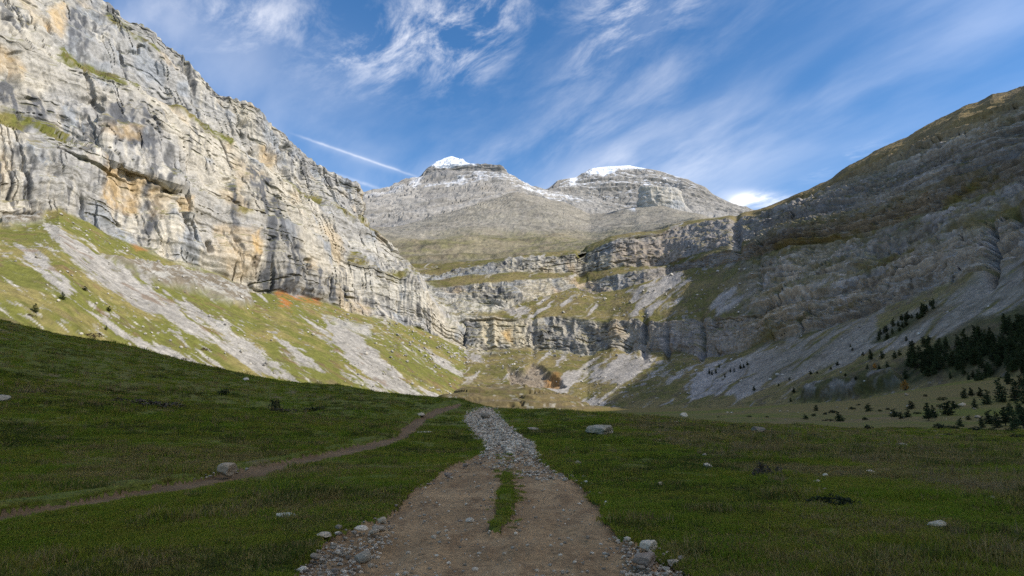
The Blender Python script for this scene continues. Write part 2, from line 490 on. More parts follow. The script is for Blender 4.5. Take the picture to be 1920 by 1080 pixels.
    d += 14 * rock * (V < 6) * fbm(G, (120, 120, 80), 2, 0.5, 77.0) * ss(V, 1.0, 1.25) * (1 - ss(V, 5.3, 6))
    bd = bedding(G, V, px, 74.0)
    beds = vn(bd, (1, 1.0, 1), 2.0) + .6 * vn(bd, (.6, .42, 1), 5.0)
    brk = ss(fbm(G, 40, 2, .5, 75.0), -.35, .25)
    crk = crease(vn(bd, (1.5, .8, 1), 9.0), .06) * brk
    sw = G[..., 0] * .29 + G[..., 1] * .957 + 1.6 * fbm(G, 14, 2, .5, 79.0)
    js = np.stack([sw, G[..., 2], np.zeros_like(sw)], -1)
    vert = crease(vn(js, (17, 420, 1), 78.0), .055) * ss(fbm(G, (30, 30, 60), 2, .5, 82.0), .0, .4)
    vert2 = crease(vn(js, (6, 260, 1), 83.0), .09) * ss(fbm(G, (22, 22, 34), 2, .5, 85.0), .05, .4)
    d += rock * (1.7 * sharp(beds, .3) - 5.5 * crk - 8.0 * vert - 4.0 * vert2)
    d += step * 5.0
    tal = 1 - rockish
    d += tal * (1.5 * fbm(G, 30, 3, 0.5, 80.0) + 0.45 * fbm(G, 4.5, 3, 0.6, 81.0))
    # caves and overhangs seen on the face
    for (cx, cy, rx, ry, dep) in [(387, 466, 5, 11, 14), (505, 290, 6, 14, 10), (455, 232, 9, 5, 8), (345, 412, 12, 8, -9), (175, 185, 22, 5, 7), (40, 92, 14, 4, 6), (300, 362, 30, 5, 5), (530, 318, 8, 22, 9), (537, 276, 11, 5, 9), (475, 283, 7, 4, 8), (425, 340, 10, 4, 6), (565, 495, 8, 4, 7)]:
        d -= dep * np.exp(-(((px - cx) / rx) ** 4 + ((py - cy) / ry) ** 4))
    G2, n = finish(G, d * ss(8 - V, 0.0, 0.6))
    nz = n[..., 2]
    c = rock_colour(G2, grey=(.325, .312, .288), cream=(.44, .40, .325), orange=(.44, .31, .15), warm=0.38, w0=0.0, streak=1.5)
    c *= (1 - .22 * np.maximum(np.maximum(crk, vert), .6 * vert2) * rock)[..., None]
    c *= (1 - .20 * ss(-beds, .2, .9) * rock)[..., None]
    c = mixc(c, .45 * rock * ss(240 - py - .35 * px, -60, 160) * ss(fbm(G, 45, 3, .6, 86.0), -.5, .3), (.25, .245, .235))
    # dark curtains and ochre walls that the photograph shows at these places
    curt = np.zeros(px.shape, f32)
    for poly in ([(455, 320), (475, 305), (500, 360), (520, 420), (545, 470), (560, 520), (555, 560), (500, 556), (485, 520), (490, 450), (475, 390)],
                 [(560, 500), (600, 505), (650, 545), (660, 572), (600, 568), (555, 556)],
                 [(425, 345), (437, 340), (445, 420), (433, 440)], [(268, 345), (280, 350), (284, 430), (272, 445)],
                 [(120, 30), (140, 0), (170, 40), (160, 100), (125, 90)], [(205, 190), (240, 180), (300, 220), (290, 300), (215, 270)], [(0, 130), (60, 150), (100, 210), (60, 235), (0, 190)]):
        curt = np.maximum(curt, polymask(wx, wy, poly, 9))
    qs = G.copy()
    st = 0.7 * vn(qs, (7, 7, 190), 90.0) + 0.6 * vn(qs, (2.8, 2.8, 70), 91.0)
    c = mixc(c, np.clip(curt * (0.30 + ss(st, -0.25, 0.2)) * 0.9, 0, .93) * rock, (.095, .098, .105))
    och = np.zeros(px.shape, f32)
    for poly, am in (([(0, 70), (30, 85), (60, 120), (55, 140), (0, 120)], .8), ([(85, 20), (118, 0), (120, 60), (108, 80), (85, 60)], .8), ([(195, 300), (265, 335), (265, 400), (215, 395), (190, 370)], .75),
                 ([(280, 345), (330, 360), (300, 420), (280, 410)], .4), ([(455, 445), (480, 435), (478, 480), (460, 490)], 1.0), ([(330, 380), (355, 375), (352, 405), (335, 408)], .8), ([(400, 420), (470, 430), (480, 520), (440, 525), (385, 480)], .45),
                 ([(200, 235), (260, 240), (262, 270), (205, 262)], .6), ([(490, 270), (515, 285), (510, 330), (495, 310)], .8), ([(660, 555), (700, 565), (695, 600), (665, 590)], .5), ([(560, 490), (585, 495), (580, 515), (562, 508)], .6)):
        och = np.maximum(och, am * polymask(wx, wy, poly, 7))
    c = mixc(c, 0.85 * och * rock * (0.55 + 0.45 * ss(fbm(G, 9, 3, .6, 93.0), -.3, .4)), (.47, .325, .15))
    pale = np.maximum(polymask(wx, wy, [(640, 440), (745, 450), (745, 490), (660, 460)], 10), polymask(wx, wy, [(660, 500), (745, 500), (800, 545), (800, 575), (720, 560), (660, 530)], 12))
    c = mixc(c, .7 * pale * rock * ss(fbm(G, 10, 3, .6, 94.0), -.7, .3), (.50, .47, .40))
    # turf on ledges
    led = np.zeros(px.shape, f32)
    for poly in ([(-200, 20), (0, 185), (60, 215), (130, 250), (120, 262), (60, 242), (0, 218)], [(108, 95), (180, 118), (262, 150), (262, 162), (175, 134), (112, 108)], [(308, 194), (345, 208), (400, 232), (445, 255), (440, 264), (390, 248), (312, 208)],
                 [(628, 388), (668, 400), (700, 420), (735, 437), (720, 440), (650, 408)], [(660, 472), (690, 480), (690, 495), (665, 488)], [(715, 500), (770, 505), (790, 514), (740, 520)], [(200, 20), (260, 60), (310, 90), (300, 95), (220, 50)], [(540, 355), (600, 370), (600, 380), (550, 370)], [(430, 392), (480, 405), (470, 412)]):
        led = np.maximum(led, polymask(wx, wy, poly, 4))
    turf_led = np.clip(led * (0.35 + ss(nz, 0.1, 0.5)) + 0.75 * ss(nz, 0.62, 0.85), 0, 1)
    tl = turf_colour(G2, w=0.25)
    c = c + (tl * 0.9 - c) * (rock * turf_led * ss(fbm(G, 14, 3, .6, 95.0), -0.75, 0.1))[..., None]
    # talus below: turf, stone chutes, streaks
    t = turf_colour(G2, w=0.05)
    sc = scree_colour(G2)
    along = px * 0.8 + py * 0.6; across = py * 0.8 - px * 0.6
    across = across + 5 * fbm(G, 40, 3, .6, 96.0)
    sp = np.stack([across / 5.0, along / 60.0, np.zeros_like(px)], -1)
    stn = vn(sp, (1, 1, 1), 3.0) + 0.6 * vn(sp, (.45, .5, 1), 8.0)
    chute = np.zeros(px.shape, f32)
    for poly, am in (([(80, 410), (110, 425), (140, 447), (190, 480), (262, 526), (325, 570), (372, 612), (470, 660), (555, 712), (500, 706), (400, 656), (320, 612), (232, 560), (157, 508), (100, 450)], 1.0),
                 ([(250, 515), (335, 560), (420, 604), (478, 650), (560, 712), (480, 690), (410, 630), (330, 575)], .8),
                 ([(170, 588), (228, 620), (300, 648), (370, 674), (420, 690), (360, 684), (295, 662), (222, 634)], .9),
                 ([(20, 455), (80, 470), (115, 515), (145, 550), (120, 552), (60, 500)], .75), ([(605, 590), (640, 612), (675, 630), (725, 682), (770, 725), (770, 742), (720, 735), (660, 682), (620, 640)], 1.0),
                 ([(565, 590), (600, 610), (640, 650), (620, 650), (585, 620)], .7), ([(500, 625), (560, 655), (610, 700), (560, 685)], .7), ([(800, 655), (850, 684), (905, 716), (880, 714), (830, 690)], .95), ([(760, 640), (800, 655), (790, 660)], .7), ([(640, 700), (700, 740), (840, 752), (840, 740), (760, 722)], .55)):
        m = polymask(wx, wy, poly, 8) * am
        chute = np.maximum(chute, m)
    fr = fbm(G, 5.0, 3, .65, 104.0)
    sc = sc * (1 + .16 * np.clip(stn, -1, 1) + .22 * fr)[..., None]
    scm = np.clip(ss(chute * 1.25 + 0.60 * stn + .40 * fr, 0.42, 0.80) + 0.8 * ss(stn + 0.5 * fbm(G, 60, 2, .5, 97.0), 0.95, 1.15), 0, 1)
    scm = np.maximum(scm, ss(fbm(G, 5.5, 2, .6, 98.0), 0.62, 0.75) * ss(fbm(G, 60, 2, .5, 99.0), -.2, .4))
    t = t + (sc - t) * scm[..., None]
    t = mixc(t, 0.8 * polymask(wx, wy, [(515, 540), (560, 545), (600, 560), (605, 572), (540, 560), (545, 585), (520, 575)], 5) * ss(fbm(G, 8, 3, .6, 101.0), -.25, .25), (.36, .13, .035))
    t = mixc(t, 0.7 * polymask(wx, wy, [(235, 440), (275, 466), (290, 452), (300, 462), (260, 470)], 5), (.33, .14, .05))
    t = mixc(t, 0.55 * ss(fbm(G, 16, 3, .6, 102.0), .5, .75), (.16, .10, .055))
    bushy = np.clip(step * ss(fbm(G, 6, 3, .65, 103.0), -.35, .2), 0, 1)
    c_step = mixc(scree_colour(G2, (.30, .285, .25)), 0.78 * bushy, (.13, .10, .06))
    low = np.maximum(step, step2)
    t = t + (c_step - t) * low[..., None]
    c = t + (c - t) * rock[..., None]
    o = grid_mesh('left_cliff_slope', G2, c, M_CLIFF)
    tag(o, 'sunlit layered limestone cliff on the left with grassy scree slope below it', kind='structure')
    return G2, px, py, V
LEFT = left_wall()

# ---- the head of the valley and the shaded right-hand mountain: one continuous sheet of beds
RIDGE_OFF = [(2300, 'w', 705, 520, 452), (2700, 'w', 715, 260, 478), (3000, 'w', 725, 130, 520), (3300, 'w', 740, -60, 585), (3700, 'w', 750, -260, 640), (4300, 'w', 750, -700, 650)]
def cirque():
    us = np.concatenate([np.arange(640, 1930, 1.75), np.arange(1932, 2300, 12.0), np.arange(2300, 4301, 50.0)])
    def off(f, dz=0.0):
        # the same bed carried on past the right of the picture at a fraction f of the mountain's height
        r = []
        for (u, x, y, zr, fx) in ((2300, 705, 520, 452, 200), (2700, 715, 260, 478, 205), (3000, 725, 130, 520, 210), (3300, 740, -60, 585, 215), (3700, 750, -260, 640, 220), (4300, 750, -700, 650, 220)):
            g = f ** 1.08
            yy = y + (1 - f) * (-60 if y > 200 else 0)
            r.append((u, 'w', fx + (x - fx) * g, yy - (1 - f) * 0.30 * max(y, 0), 3 + (zr - 3) * f + dz))
        return r
    c0 = [(640, 772, 600), (900, 774, 700), (1100, 776, 700), (1300, 776, 560), (1480, 774, 440), (1700, 764, 330), (1920, 750, 250)] + off(0.0, -6)
    c1 = [(640, 610, 1120), (873, 651, 1085), (917, 657, 1100), (990, 653, 1120), (1040, 658, 1115), (1103, 667, 1095), (1133, 657, 1085), (1207, 657, 1045), (1273, 662, 980), (1347, 668, 880), (1480, 632, 720), (1700, 560, 560), (1920, 470, 450)] + off(.34)
    c2 = [(640, 560, 1150), (767, 567, 1120), (840, 597, 1110), (880, 590, 1120), (980, 597, 1140), (1033, 592, 1150), (1107, 600, 1130), (1143, 607, 1115), (1187, 597, 1100), (1240, 603, 1060), (1313, 597, 1000), (1390, 590, 910), (1513, 560, 770), (1700, 500, 620), (1920, 405, 505)] + off(.45)
    c3 = [(640, 545, 1250), (767, 556, 1190), (820, 556, 1200), (913, 570, 1200), (953, 577, 1190), (1000, 561, 1225), (1083, 538, 1290), (1113, 553, 1270), (1150, 545, 1275), (1207, 528, 1260), (1260, 506, 1300), (1340, 500, 1190), (1480, 465, 990), (1640, 433, 830), (1920, 332, 640)] + off(.60)
    c4 = [(640, 525, 1300), (767, 538, 1230), (807, 540, 1230), (900, 532, 1235), (983, 526, 1255), (1080, 520, 1310), (1100, 530, 1340), (1150, 515, 1300), (1207, 505, 1300), (1260, 500, 1320), (1340, 474, 1210), (1480, 440, 1010), (1640, 405, 850), (1920, 300, 660)] + off(.67)
    c5 = [(640, 515, 1350), (767, 520, 1290), (807, 527, 1270), (887, 514, 1290), (953, 513, 1300), (1070, 511, 1350), (1096, 512, 1375), (1147, 502, 1350), (1240, 500, 1345), (1340, 465, 1240), (1480, 432, 1035), (1640, 395, 870), (1920, 290, 680)] + off(.72)
    c6 = [(640, 505, 1400), (767, 512, 1330), (820, 515, 1330), (893, 498, 1330), (967, 484, 1340), (1080, 477, 1370), (1092, 480, 1390), (1100, 474, 1400), (1147, 450, 1380), (1200, 440, 1390), (1240, 437, 1400), (1290, 420, 1410), (1405, 404, 1330), (1560, 352, 1130), (1720, 294, 930), (1920, 208, 740)] + off(.90)
    ridge = [(640, 500, 1480), (893, 490, 1420), (1080, 468, 1450), (1147, 443, 1450), (1240, 430, 1460), (1290, 413, 1490), (1340, 409, 1490), (1410, 395, 1470), (1467, 372, 1400), (1520, 353, 1330), (1560, 332, 1280), (1593, 307, 1240), (1670, 267, 1155), (1700, 258, 1130), (1753, 227, 1080), (1807, 197, 1030), (1833, 188, 1005), (1860, 172, 980), (1890, 167, 955), (1920, 158, 925)] + RIDGE_OFF
    def back(dx, dy, dz):
        return [(k[0], 'w') + tuple((np.array(k[2:]) if len(k) == 5 else P(k[0], k[1], k[2])) + np.array([dx if k[0] > 1400 else 0, dy if k[0] < 1950 else 0, dz])) for k in ridge]
    G, V = make_sheet(us, [c0, c1, c2, c3, c4, c5, c6, ridge, back(120, 120, -25), back(420, 400, -160)], [120, 62, 52, 34, 16, 60, 40, 8, 5])
    G = smooth_grid(G, 1)
    px, py = proj(G)
    inview = ss(G[..., 1], 150, 260)
    wx = px + 9 * fbm(G, 40, 3, .6, 111.0); wy = py + 6 * fbm(G, 40, 3, .6, 112.0)
    right = ss(px, 1330, 1480)
    Vn = V + 0.09 * fbm(G, 60, 3, .6, 113.0)
    band = ss(Vn, .96, 1.04) * (1 - ss(Vn, 1.96, 2.04)) + ss(Vn, 2.97, 3.03) * (1 - ss(Vn, 3.95, 4.05)) + ss(Vn, 4.95, 5.05) * (1 - ss(Vn, 5.95, 6.05))
    band = np.clip(band, 0, 1)
    # on the right-hand mountain rock shows nearly everywhere above the talus
    rr = ss(Vn, .9, 1.1) * (1 - ss(Vn, 6.0, 6.5)) * (0.55 + 0.45 * ss(fbm(G, 70, 3, .6, 114.0), -.4, .3))
    rock = np.clip(np.maximum(band, right * rr), 0, 1)
    shoulder = polymask(wx, wy, [(680, 480), (790, 510), (830, 545), (960, 580), (860, 600), (840, 640), (700, 610)], 8)
    rock = np.maximum(rock, shoulder * .9)
    wood = polymask(wx, wy, [(1490, 752), (1500, 730), (1580, 712), (1660, 690), (1740, 660), (1830, 600), (1960, 560), (1960, 700), (1800, 706), (1650, 735)], 7)
    wood2 = polymask(wx, wy, [(1630, 635), (1690, 605), (1760, 570), (1775, 572), (1720, 612), (1660, 640)], 6)
    gorge = polymask(wx, wy, [(950, 690), (985, 694), (1000, 680), (1020, 690), (1050, 715), (1060, 728), (960, 725)], 4)
    low = polymask(wx, wy, [(1500, 745), (1510, 728), (1600, 715), (1680, 700), (1690, 722), (1600, 738)], 5)
    amp = np.clip(rock + 0.8 * low + gorge, 0, 1)
    d = rock_disp(G, 1.3, .8, 1.0, .8, .7) * amp * (1 - .45 * right)
    tal = 1 - amp
    d += tal * (2.2 * fbm(G, 42, 3, .55, 120.0) + .5 * fbm(G, 6, 3, .65, 121.0))
    d += right * (1 - ss(V, 6.6, 7.2)) * ss(V, .8, 1.2) * (7 * fbm(G, (150, 150, 90), 2, .5, 122.0) + 3.0 * sharp(vn(G, (500, 500, 24), 123.0)))
    d -= 9 * gorge
    d += 6 * low
    # gullies and buttresses of the lower wall; the cleft of the stream between the upper bands
    for (cx, cy, rx, ry, dep) in [(1207, 628, 6, 40, 12), (1252, 640, 5, 35, 10), (1315, 635, 6, 40, 12), (1090, 500, 7, 40, 12), (1000, 625, 5, 40, 6), (1150, 630, 10, 35, -6), (1180, 630, 12, 30, 10), (925, 625, 6, 30, -8), (846, 620, 8, 30, -10), (860, 628, 10, 25, 14), (1380, 440, 8, 40, 14), (1425, 520, 4, 40, 6), (1860, 470, 8, 60, 14)]:
        d -= dep * np.exp(-(((px - cx) / rx) ** 2 + ((py - cy) / ry) ** 4)) * inview
    bd = bedding(G, V, px, 124.0)
    b1 = vn(bd, (1.6, 1.5, 1), 2.0) + .6 * vn(bd, (.8, .6, 1), 5.0)
    b2 = vn(bd, (.9, .38, 1), 12.0) + .5 * vn(bd, (.5, .2, 1), 15.0)
    crk = crease(vn(bd, (1.1, .62, 1), 9.0), .09) * ss(fbm(G, 60, 2, .5, 125.0), -.3, .3)
    sl = np.stack([(px - .9 * (765 - py)) / 26.0 + .6 * fbm(G, 50, 3, .6, 126.0), py / 190.0, np.zeros_like(px)], -1)
    gul = crease(vn(sl, (1, 1, 1), 4.0), .13) * ss(vn(sl, (3, 1.5, 1), 7.0), -.3, .4)
    b3 = vn(bd, (1.4, .17, 1), 21.0) + .6 * vn(bd, (.8, .09, 1), 23.0)
    wall = right * ss(V, .95, 1.15) * (1 - ss(V, 6.2, 6.9))
    d += np.maximum(rock, wall) * (7.0 * sharp(b1, .25) * (.25 + .75 * right) + 2.6 * sharp(b2, .35) * (.25 + .75 * right) + 2.6 * wall * sharp(b3, .2) - 8.0 * crk) - 13.0 * wall * gul
    G2, n = finish(G, d * ss(9 - V, 0.0, 1.5))
    nz = n[..., 2]
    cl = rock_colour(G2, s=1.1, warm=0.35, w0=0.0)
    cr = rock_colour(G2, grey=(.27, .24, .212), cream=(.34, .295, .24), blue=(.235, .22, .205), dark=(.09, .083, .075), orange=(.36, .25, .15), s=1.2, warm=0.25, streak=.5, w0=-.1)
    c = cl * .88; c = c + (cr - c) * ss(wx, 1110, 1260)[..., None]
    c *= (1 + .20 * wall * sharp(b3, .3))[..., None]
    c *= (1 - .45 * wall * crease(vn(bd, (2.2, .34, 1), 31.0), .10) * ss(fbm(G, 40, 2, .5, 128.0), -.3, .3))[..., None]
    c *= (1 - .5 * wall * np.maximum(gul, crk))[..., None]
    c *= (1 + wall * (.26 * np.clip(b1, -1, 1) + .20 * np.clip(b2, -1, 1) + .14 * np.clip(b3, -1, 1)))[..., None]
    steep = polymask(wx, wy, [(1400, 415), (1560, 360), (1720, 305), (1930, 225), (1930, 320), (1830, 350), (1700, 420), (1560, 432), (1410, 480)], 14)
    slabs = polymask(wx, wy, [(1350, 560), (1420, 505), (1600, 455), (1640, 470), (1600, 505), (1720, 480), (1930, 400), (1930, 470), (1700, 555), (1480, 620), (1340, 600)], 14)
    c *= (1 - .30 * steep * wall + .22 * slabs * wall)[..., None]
    dk = np.maximum(polymask(wx, wy, [(844, 598), (890, 598), (902, 640), (872, 650), (850, 632)], 5), .55 * polymask(wx, wy, [(995, 602), (1140, 608), (1142, 660), (1060, 652), (998, 645)], 6))  # dark overhang shade painted on the left end, grey rock tone beside it
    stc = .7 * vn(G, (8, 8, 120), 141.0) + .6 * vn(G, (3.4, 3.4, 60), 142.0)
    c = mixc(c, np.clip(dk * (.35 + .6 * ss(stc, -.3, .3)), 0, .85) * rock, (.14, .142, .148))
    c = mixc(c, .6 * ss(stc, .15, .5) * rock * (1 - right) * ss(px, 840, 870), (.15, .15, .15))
    c = mixc(c, .6 * polymask(wx, wy, [(905, 600), (980, 600), (985, 650), (905, 652)], 10) * rock, (.50, .43, .29))
    c = mixc(c, .55 * polymask(wx, wy, [(1150, 455), (1280, 448), (1280, 495), (1150, 500)], 12) * rock, (.33, .265, .20))
    c = mixc(c, .8 * polymask(wx, wy, [(945, 625), (962, 620), (962, 640), (948, 640)], 5) * rock, (.48, .32, .13))
    c = mixc(c, .7 * shoulder, (.45, .43, .38))
    # open ground between the bands
    tcol = turf_colour(G2, green=(.125, .115, .034), dry=(.19, .152, .062), brown=(.12, .095, .055), w=.28)
    scr = scree_colour(G2, (.28, .258, .228))
    along = px * -0.8 + py * 0.6; across = py * 0.8 + px * 0.6 + 6 * fbm(G, 50, 3, .6, 130.0)
    sp = np.stack([across / 6.5, along / 80.0, np.zeros_like(px)], -1)
    stn = vn(sp, (1, 1, 1), 5.0) + .6 * vn(sp, (.4, .5, 1), 9.0)
    sm = np.zeros(px.shape, f32)
    for poly, am in (([(1105, 722), (1120, 690), (1160, 665), (1220, 655), (1235, 672), (1200, 695), (1160, 715)], 1.0), ([(1290, 690), (1400, 670), (1500, 628), (1700, 560), (1930, 468), (1930, 560), (1830, 600), (1720, 640), (1560, 690), (1400, 740), (1290, 752)], .85),
                 ([(1700, 640), (1800, 585), (1930, 520), (1930, 600), (1800, 640)], .8), ([(1040, 700), (1075, 690), (1085, 715), (1050, 735)], .9), ([(1190, 575), (1170, 550), (1260, 505), (1310, 520), (1270, 560), (1240, 590), (1180, 592)], .75), ([(1050, 655), (1065, 655), (1060, 700), (1045, 705)], .7),
                 ([(1010, 580), (1060, 560), (1090, 552), (1080, 565), (1030, 585), (1000, 592)], .8), ([(930, 580), (985, 575), (1010, 592), (960, 597)], .8), ([(1030, 700), (1110, 745), (1180, 770), (1090, 768), (1060, 740)], .5), ([(1330, 560), (1400, 545), (1460, 500), (1480, 540), (1400, 580), (1340, 590)], .6), ([(850, 650), (900, 660), (920, 690), (880, 680)], .8)):
        sm = np.maximum(sm, am * polymask(wx, wy, poly, 10))
    scm = np.clip(ss(sm * 1.35 + .6 * stn + .35 * fbm(G, 30, 3, .6, 129.0), .5, .95) + .6 * ss(stn + .5 * fbm(G, 70, 2, .5, 131.0), .85, 1.1), 0, 1)
    scm = np.maximum(scm, ss(fbm(G, 6, 2, .6, 132.0), .6, .75) * ss(fbm(G, 80, 2, .5, 133.0), -.1, .4))
    grn = polymask(wx, wy, [(1310, 590), (1330, 520), (1350, 510), (1350, 550), (1325, 592)], 6) + polymask(wx, wy, [(1350, 590), (1400, 560), (1430, 535), (1432, 545), (1385, 585)], 5)
    scm = scm * (1 - np.clip(grn, 0, 1))
    scr = scr * (1 - right[..., None] * np.array([.10, .12, .15])) * (1 + .2 * np.clip(stn, -1, 1))[..., None]
    op = tcol + (scr - tcol) * (scm * (1 - .25 * right))[..., None]
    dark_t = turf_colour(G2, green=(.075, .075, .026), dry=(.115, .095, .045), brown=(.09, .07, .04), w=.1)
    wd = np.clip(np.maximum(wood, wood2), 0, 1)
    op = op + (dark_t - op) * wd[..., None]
    # summit turf of the right-hand ridge
    top = ss(Vn, 6.0, 6.25) * right
    op = mixc(op, top * .85, (.25, .175, .075))
    op = mixc(op, top * .6 * ss(stn, .1, .6), (.12, .095, .05))
    ledge = np.clip(.9 * ss(nz, .58, .8), 0, 1) * ss(fbm(G, 16, 3, .6, 134.0), -.5, .2)
    rk = np.clip(rock * (1 - .85 * ledge), 0, 1)
    rk = rk * (1 - .7 * wall * ss(b1 + .4 * fbm(G, 30, 2, .6, 139.0), .62, .95))
    gl = np.zeros(px.shape, f32)
    for poly in ([(1400, 492), (1480, 458), (1580, 432), (1650, 430), (1640, 442), (1540, 458), (1420, 500)], [(1600, 500), (1720, 445), (1850, 400), (1930, 350), (1930, 380), (1840, 420), (1700, 475), (1610, 512)], [(1700, 430), (1820, 350), (1930, 310), (1930, 340), (1830, 380)], [(1390, 660), (1470, 610), (1490, 612), (1440, 640), (1400, 672)], [(1640, 590), (1800, 520), (1900, 480), (1800, 540), (1650, 620)]):
        gl = np.maximum(gl, polymask(wx, wy, poly, 7))
    rk = rk * (1 - .95 * gl * ss(fbm(G, 22, 3, .6, 135.0), -.6, .1))
    scm2 = gl
    op = op + (turf_colour(G2, green=(.15, .13, .04), dry=(.21, .165, .065), brown=(.13, .10, .055), w=.2) - op) * (gl * .9)[..., None]
    c = op + (c - op) * rk[..., None]
    cg = mixc(scree_colour(G2, (.24, .20, .15)), .5 * ss(fbm(G, 8, 3, .6, 137.0), -.2, .3), (.10, .075, .05))
    c = c + (cg - c) * gorge[..., None]
    c = c + (scree_colour(G2, (.21, .195, .17)) - c) * (.8 * low * ss(fbm(G, 9, 3, .6, 138.0), -.3, .2))[..., None]
    c = mixc(c, .8 * polymask(wx, wy, [(1020, 700), (1045, 700), (1050, 722), (1030, 722)], 4), (.30, .16, .05))
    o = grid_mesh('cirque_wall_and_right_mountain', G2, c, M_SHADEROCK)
    tag(o, 'stepped rock bands at the valley head running into the shaded mountain on the right', kind='structure')
    return G2, px, py, V
CIRQUE = cirque()

# ---- grey and tan upland behind the upper band
def upland():
    us = np.arange(600, 1440, 2.0)
    p0 = [(600, 520, 1340), (893, 502, 1380), (1080, 486, 1400), (1240, 448, 1440), (1300, 425, 1480), (1440, 415, 1480)]
    p1 = [(600, 478, 1600), (760, 476, 1600), (900, 474, 1640), (1080, 462, 1640), (1200, 441, 1640), (1300, 418, 1640), (1440, 408, 1700)]
    p2 = [(600, 445, 2000), (740, 446, 2000), (900, 438, 2050), (1050, 440, 2050), (1105, 448, 2000), (1200, 425, 2000), (1300, 412, 1950), (1440, 408, 2000)]
    p3 = [(600, 428, 2300), (735, 428, 2300), (800, 410, 2400), (850, 396, 2500), (910, 378, 2650), (960, 366, 2800), (1010, 373, 2800), (1060, 392, 2650), (1105, 420, 2450), (1150, 412, 2450), (1200, 398, 2500), (1250, 392, 2500), (1300, 403, 2400), (1330, 410, 2300), (1440, 412, 2300)]
    p4 = [(600, 430, 2500), (735, 429, 2500), (850, 397, 2750), (960, 362, 3100), (1050, 376, 3200), (1105, 405, 2900), (1150, 395, 2900), (1200, 389, 2800), (1245, 386, 2750), (1300, 401, 2600), (1330, 412, 2500), (1440, 420, 2500)]
    p5 = [(600, 460, 2800), (960, 385, 3500), (1100, 400, 3500), (1240, 410, 3300), (1440, 440, 3000)]
    G, V = make_sheet(us, [p0, p1, p2, p3, p4, p5], [26, 34, 36, 24, 8])
    G = smooth_grid(G, 8)
    px, py = proj(G)
    st = sharp(vn(G, (900, 900, 16), 1.0) + .5 * vn(G, (300, 300, 9), 2.0), .3)
    low = 1 - ss(V, 1.2, 2.2)
    d = (3.0 + 5.0 * low) * st * ss(fbm(G, 130, 2, .5, 3.0), -.5, .2) + 9 * fbm(G, 160, 3, .5, 141.0) + 2.5 * fbm(G, 22, 3, .6, 142.0)
    G2, n = finish(G, d)
    tan = turf_colour(G2, green=(.19, .17, .085), dry=(.24, .205, .13), brown=(.19, .155, .105), s=2.4, w=.3)
    grey = scree_colour(G2, (.255, .232, .195), s=4)
    m = np.clip(ss(V + .5 * fbm(G, 200, 3, .6, 143.0), 1.4, 2.6) + .6 * ss(px, 1050, 1200), 0, 1)
    c = tan + (grey - tan) * (m * .8)[..., None]
    c = mixc(c, .5 * ss(-st, .2, .8) * low, (.16, .15, .13))
    c = mixc(c, .45 * ss(n[..., 2], .93, .985) * low * ss(fbm(G, 60, 2, .5, 145.0), -.2, .4), (.19, .18, .07))
    ban = vn(G, (1400, 1400, 7), 146.0) + .6 * fbm(G, 90, 3, .6, 147.0)
    c *= (1 - .3 * ss(ban, .3, .9))[..., None]
    snow = ss(fbm(G, 40, 3, .6, 148.0) + .35, .1, .5) * polymask(px, py, [(1010, 360), (1080, 378), (1150, 388), (1190, 388), (1190, 394), (1100, 388), (1030, 372)], 3)
    c = mixc(c, snow, (.82, .84, .88))
    o = grid_mesh('upland_slope', G2, c, M_FARROCK)
    tag(o, 'tan and grey terraced upland between the cliffs and the snowy peaks', kind='structure')
upland()

def peak(name, label, us, lines, rows, snow_polys, seed, band_polys=(), tone=(.245, .230, .208)):
    G, V = make_sheet(us, lines, rows)
    G = smooth_grid(G, 2)
    px, py = proj(G)
    nl = len(lines) - 1
    fade = 1 - ss(V, nl - 1.35, nl - 1.0)
    bd = bedding(G, V, px, seed + 4, .8)
    bb = vn(bd, (1.2, 1.0, 1), 3.0) + .6 * vn(bd, (.7, .45, 1), 6.0)
    d = (rock_disp(G, 3.2, .6, .5, .45, .35) + 8 * sharp(bb, .3) - 10 * crease(vn(bd, (1.6, .9, 1), 9.0), .08)) * (.35 + .65 * fade) + 16 * fbm(G, 260, 2, .5, seed)
    for poly in band_polys:
        d += 7 * polymask(px, py, poly, 2.5)
    G2, n = finish(G, d * (.30 + .70 * fade))
    c = rock_colour(G2, grey=tone, cream=tuple(1.22 * t for t in tone), blue=tuple(.86 * t for t in tone), dark=(.15, .15, .15), orange=(.30, .25, .19), s=3.6, warm=.3, streak=.35)
    sc = scree_colour(G2, tuple(1.05 * t for t in tone), 6)
    c = c + (sc - c) * (.75 * ss(n[..., 2], .5, .75))[..., None]
    wx = px + 5 * fbm(G, 70, 3, .6, seed + 1); wy = py + 3 * fbm(G, 70, 3, .6, seed + 2)
    c *= (1 + .22 * np.clip(bb, -1, 1))[..., None]
    for poly in band_polys:
        c = mixc(c, .4 * polymask(wx, wy, poly, 2), (.19, .185, .18))
    s = np.zeros(px.shape, f32)
    for poly, am, thr in snow_polys:
        s = np.maximum(s, polymask(wx, wy, poly, 2.2) * np.clip(ss(n[..., 2] + .25 * fbm(G, 26, 3, .65, seed + 3), thr, thr + .18) * am, 0, 1))
    c = mixc(c, s * (.82 + .18 * ss(fbm(G, 14, 3, .65, seed + 6), -.5, .3)), (.80, .82, .86))
    o = grid_mesh(name, G2, c, M_FARROCK)
    tag(o, label, kind='structure')

